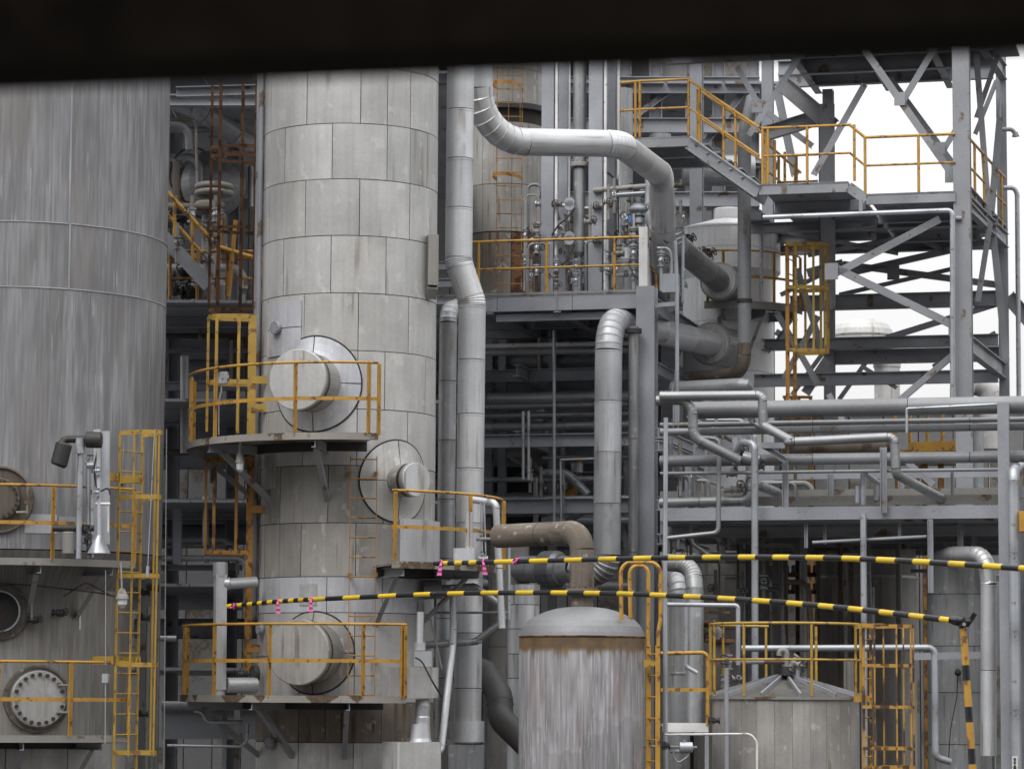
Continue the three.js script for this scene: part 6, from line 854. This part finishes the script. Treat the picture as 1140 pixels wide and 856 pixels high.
// small-bore work in the shade of the racks: alike pieces, each its own pipe
{
  const ms = [M.steelWarm, M.galv, M.jacketDull[1], M.greyPipe[2], M.dusty], tone = ['warm grey', 'pale galvanised', 'dull silver', 'mid grey', 'dusty brown'];
  const marks = { 0: [[765, 'next to the deck front post'], [792, 'behind the square-looped pipe'], [820, 'by the hooked silver pipe'], [846, 'near the long upright pipe'], [1200, 'behind the zigzag pipe']], 1: [[580, 'beside the shiny downpipe'], [610, 'left of the thin upright conduit'], [645, 'by the yellowed drain pipe'], [680, 'behind the fat falling pipe'], [1200, 'close to the front post']], 2: [[790, 'behind the arching grey pipe'], [860, 'behind the cone tank rail'], [930, 'before the shelf rack'], [1010, 'before the dark tank'], [1060, 'left of the pale vessel'], [1200, 'before the pale vessel']], 4: [[600, 'beside the ladder vessel'], [628, 'between first and second tall posts'], [660, 'around the capped pot'], [690, 'between the last tall posts'], [715, 'by the domed pot'], [740, 'at the deck corner'], [1200, 'along the deck side']], 3: [[215, 'beside the streaked tower'], [240, 'left of the yellow cage'], [262, 'behind the yellow cage'], [1200, 'beside the clad column']] };
  const where = ['behind the pipe bridge', 'inside the rack', 'under the pipe bridge', 'in the dark gap', 'on the deck'], bands = { 0: [[500, 'high'], [550, 'midway'], [590, 'low'], [900, 'lowest']], 1: [[420, 'highest'], [470, 'high'], [540, 'midway'], [900, 'low']], 2: [[616, 'tall'], [640, 'mid-height'], [900, 'low']], 4: [[235, 'high'], [265, 'midway'], [295, 'low'], [900, 'lowest']], 3: [[200, 'at the top'], [340, 'above the landing'], [440, 'below the landing'], [540, 'midway'], [900, 'low']] };
  const size = r => r < 0.035 ? 'hair-thin' : r < 0.05 ? 'thin' : r < 0.065 ? 'slim' : 'stout';
  const say = (g, r, m, shape, x, y) => `${size(r)} ${tone[ms.indexOf(m)]} ${shape} ${bands[g].find(q => y < q[0])[1]} ${where[g]} ${marks[g].find(q => x < q[0])[1]}`.split(' ').slice(0, 16).join(' ');
  const used = new Set();
  const run = (g, shape, x, y, pts, r, m) => { for (let k = 0; k < 5 && used.has(say(g, r, m, shape, x, y)); k++) m = ms[(ms.indexOf(m) + 1) % 5]; used.add(say(g, r, m, shape, x, y)); return pipe(say(g, r, m, shape, x, y), pts, r, m, r * 3.2, groups[g], 'small_pipe'); };
  const groups = ['small-bore pipes behind the pipe bridge', 'small-bore pipes inside the rack', 'small-bore pipes under the pipe bridge', 'small-bore pipes in the dark gap', 'small-bore pipes on the deck'];
  for (let i = 0; i < 26; i++) { const x = rr(738, 868), y = rr(455, 620), v = rr(51.5, 55), k = i % 4, L = rr(18, 70), h = rr(12, 44), m = ms[i % 5], r = rr(0.022, 0.06);
    if (k === 0) run(0, 'upright pipe', x, y, [G(x, y, v), G(x, y + h * 2, v)], r, m); else if (k === 1) run(0, 'elbowed pipe', x, y, [G(x, y, v), G(x + L, y, v), G(x + L, y + h, v)], r, m); else if (k === 2) { const p = G(Math.min(x, 800), y, v); run(0, 'receding pipe', x, y, [p, along(p, rr(3, 6))], r, m); } else run(0, 'stepped pipe', x, y, [G(x, y - h, v), G(x, y, v), G(x + L * 0.6, y + L * 0.12, v), G(x + L * 0.6, y + h, v)], r, m); }
  for (let i = 0; i < 24; i++) { const x = rr(545, 690), y = rr(370, 610), v = rr(58.5, 63), k = i % 3, m = ms[(i + 2) % 5], r = rr(0.03, 0.09);
    if (k === 0) run(1, 'upright pipe', x, y, [G(x, y, v), G(x, y + rr(30, 80), v)], r, m); else if (k === 1) run(1, 'level pipe', x, y, level(Math.max(540, x - rr(30, 90)), Math.min(712, x + rr(30, 90)), x, y, v), r, m); else { const p = G(x, y, v); run(1, 'elbowed pipe', x, y, [p, G(x + rr(20, 50), y, v), G(x + rr(50, 52), y + rr(20, 40), v)], r, m); } }
  for (let i = 0; i < 9; i++) { const x = 560 + i * 14, y = 392 + i * 23.5, v = rr(57.9, 59.2), r = rr(0.05, 0.1); run(1, 'level pipe', x, y, level(480 + (i % 3) * 62, 714, x, y, v), r, ms[1 + i % 2]); }
  for (let i = 0; i < 22; i++) { const x = rr(742, 1110), y = rr(596, 660), d = rr(52.5, 56.5), m = ms[(i + 1) % 5], r = rr(0.025, 0.06); run(2, i % 3 ? 'upright pipe' : 'elbowed pipe', x, y, i % 3 ? [atY(P(x, 700, d), 0.03), P(x, y, d)] : [P(x, y, d), P(x + rr(20, 60), y, d), atY(P(x + 60, 700, d), 0.03)], r, m); }
  for (let i = 0; i < 30; i++) { const y = i < 14 ? rr(360, 640) : rr(120, 335), d = rr(51.5, 55.5), x = rr(195, 280), m = ms[(i + 3) % 5], r = rr(0.025, 0.08); run(3, i % 3 ? 'elbowed pipe' : 'upright pipe', x, y, i % 3 === 0 ? [P(x, y, d), P(x, y + rr(40, 110), d)] : [P(150, y, d), P(x, y, d), P(x + 1, y + rr(15, 60), d)], r, m); }
  for (let i = 0; i < 26; i++) { const x = rr(586, 762), y = rr(205, 300), v = rr(56.9, 59), m = ms[i % 5], r = rr(0.018, 0.045), k = i % 3; if (k === 0) run(4, 'upright pipe', x, y, [gAt(x, v, yDeck), G(x, y, v)], r, m); else if (k === 1) run(4, 'elbowed pipe', x, y, [gAt(x, v, yDeck), G(x, y, v), G(x + rr(10, 26), y, v)], r, m); else run(4, 'hooked pipe', x, y, [gAt(x, v, yDeck), G(x, y, v), G(x + rr(8, 16), y, v), G(x + 16, y + rr(8, 30), v)], r, m); }
  for (let i = 0; i < 56; i++) { const g = i >= 26 ? 4 : i < 12 ? 0 : i < 18 ? 2 : i < 22 ? 3 : 1, x = [rr(742, 866), rr(560, 690), rr(745, 905), rr(192, 276), rr(588, 764)][g], y = [rr(470, 620), rr(500, 600), rr(600, 660), rr(235, 330), rr(215, 318)][g], z = g === 4 ? G(x, y, rr(56.4, 58.4)) : g === 0 ? G(x, y, rr(51, 53)) : g === 1 ? G(x, y, rr(57.3, 58)) : g === 2 ? P(x, y, rr(52, 54)) : P(x, y, rr(50.6, 51.4)), sz = rr(0.08, 0.13); let ax = rnd() < 0.5, k = rnd() < 0.5; const lab = () => `${sz > 0.105 ? 'chunky' : 'small'} ${k ? 'warm-grey' : 'pale'} ${ax ? 'upright' : 'level'} valve ${bands[g].find(q => y < q[0])[1]} ${where[g]} ${marks[g].find(q => x < q[0])[1]}`; if (used.has(lab())) k = !k; if (used.has(lab())) ax = !ax; if (used.has(lab())) k = !k; if (used.has(lab())) continue; used.add(lab());
    const t = thing('small_valve', lab(), 'valve', z, 'small valves in the pipework'); valve(t, z, ax ? UP : GU, sz, V(rr(-0.7, 0.7), rr(-0.1, 0.5), 0.8).normalize(), k ? M.steelWarm : M.galv); part(t, 'stub', rod(z.clone().add(V(0, -0.35, 0)), z.clone().add(V(0, 0.35, 0)), 0.03), M.steelWarm); }
}
{ // plant building across the road, behind the viewpoint
  const t = thing('opposite_building', 'tall grey sheet-clad plant building across the road behind the viewpoint', 'building', V(0, 0, 12));
  for (let i = 0; i < 24; i++) part(t, 'wall_panel', block(V(-46 + i * 4, 0, 12), 3.97, 31 + (i * 7 % 5) * 0.8, 0.4, V(0, 0, 1)), M.wall);
}
// neighbouring plant just outside the view on both sides
plainVessel('neighbour_tower', 'broad grey tower standing just outside the view on the streaked tower side', -330, 44, 2.6, -420, M.cladDirty, { n: 16, rows: [-200, 0, 200, 400, 600] });
plainVessel('neighbour_tower', 'broad grey tower standing just outside the view beyond the pipe bridge', 1520, 50, 3.0, 60, M.cladDirty, { n: 16, rows: [200, 400, 600] });
renderer.render(scene, camera);
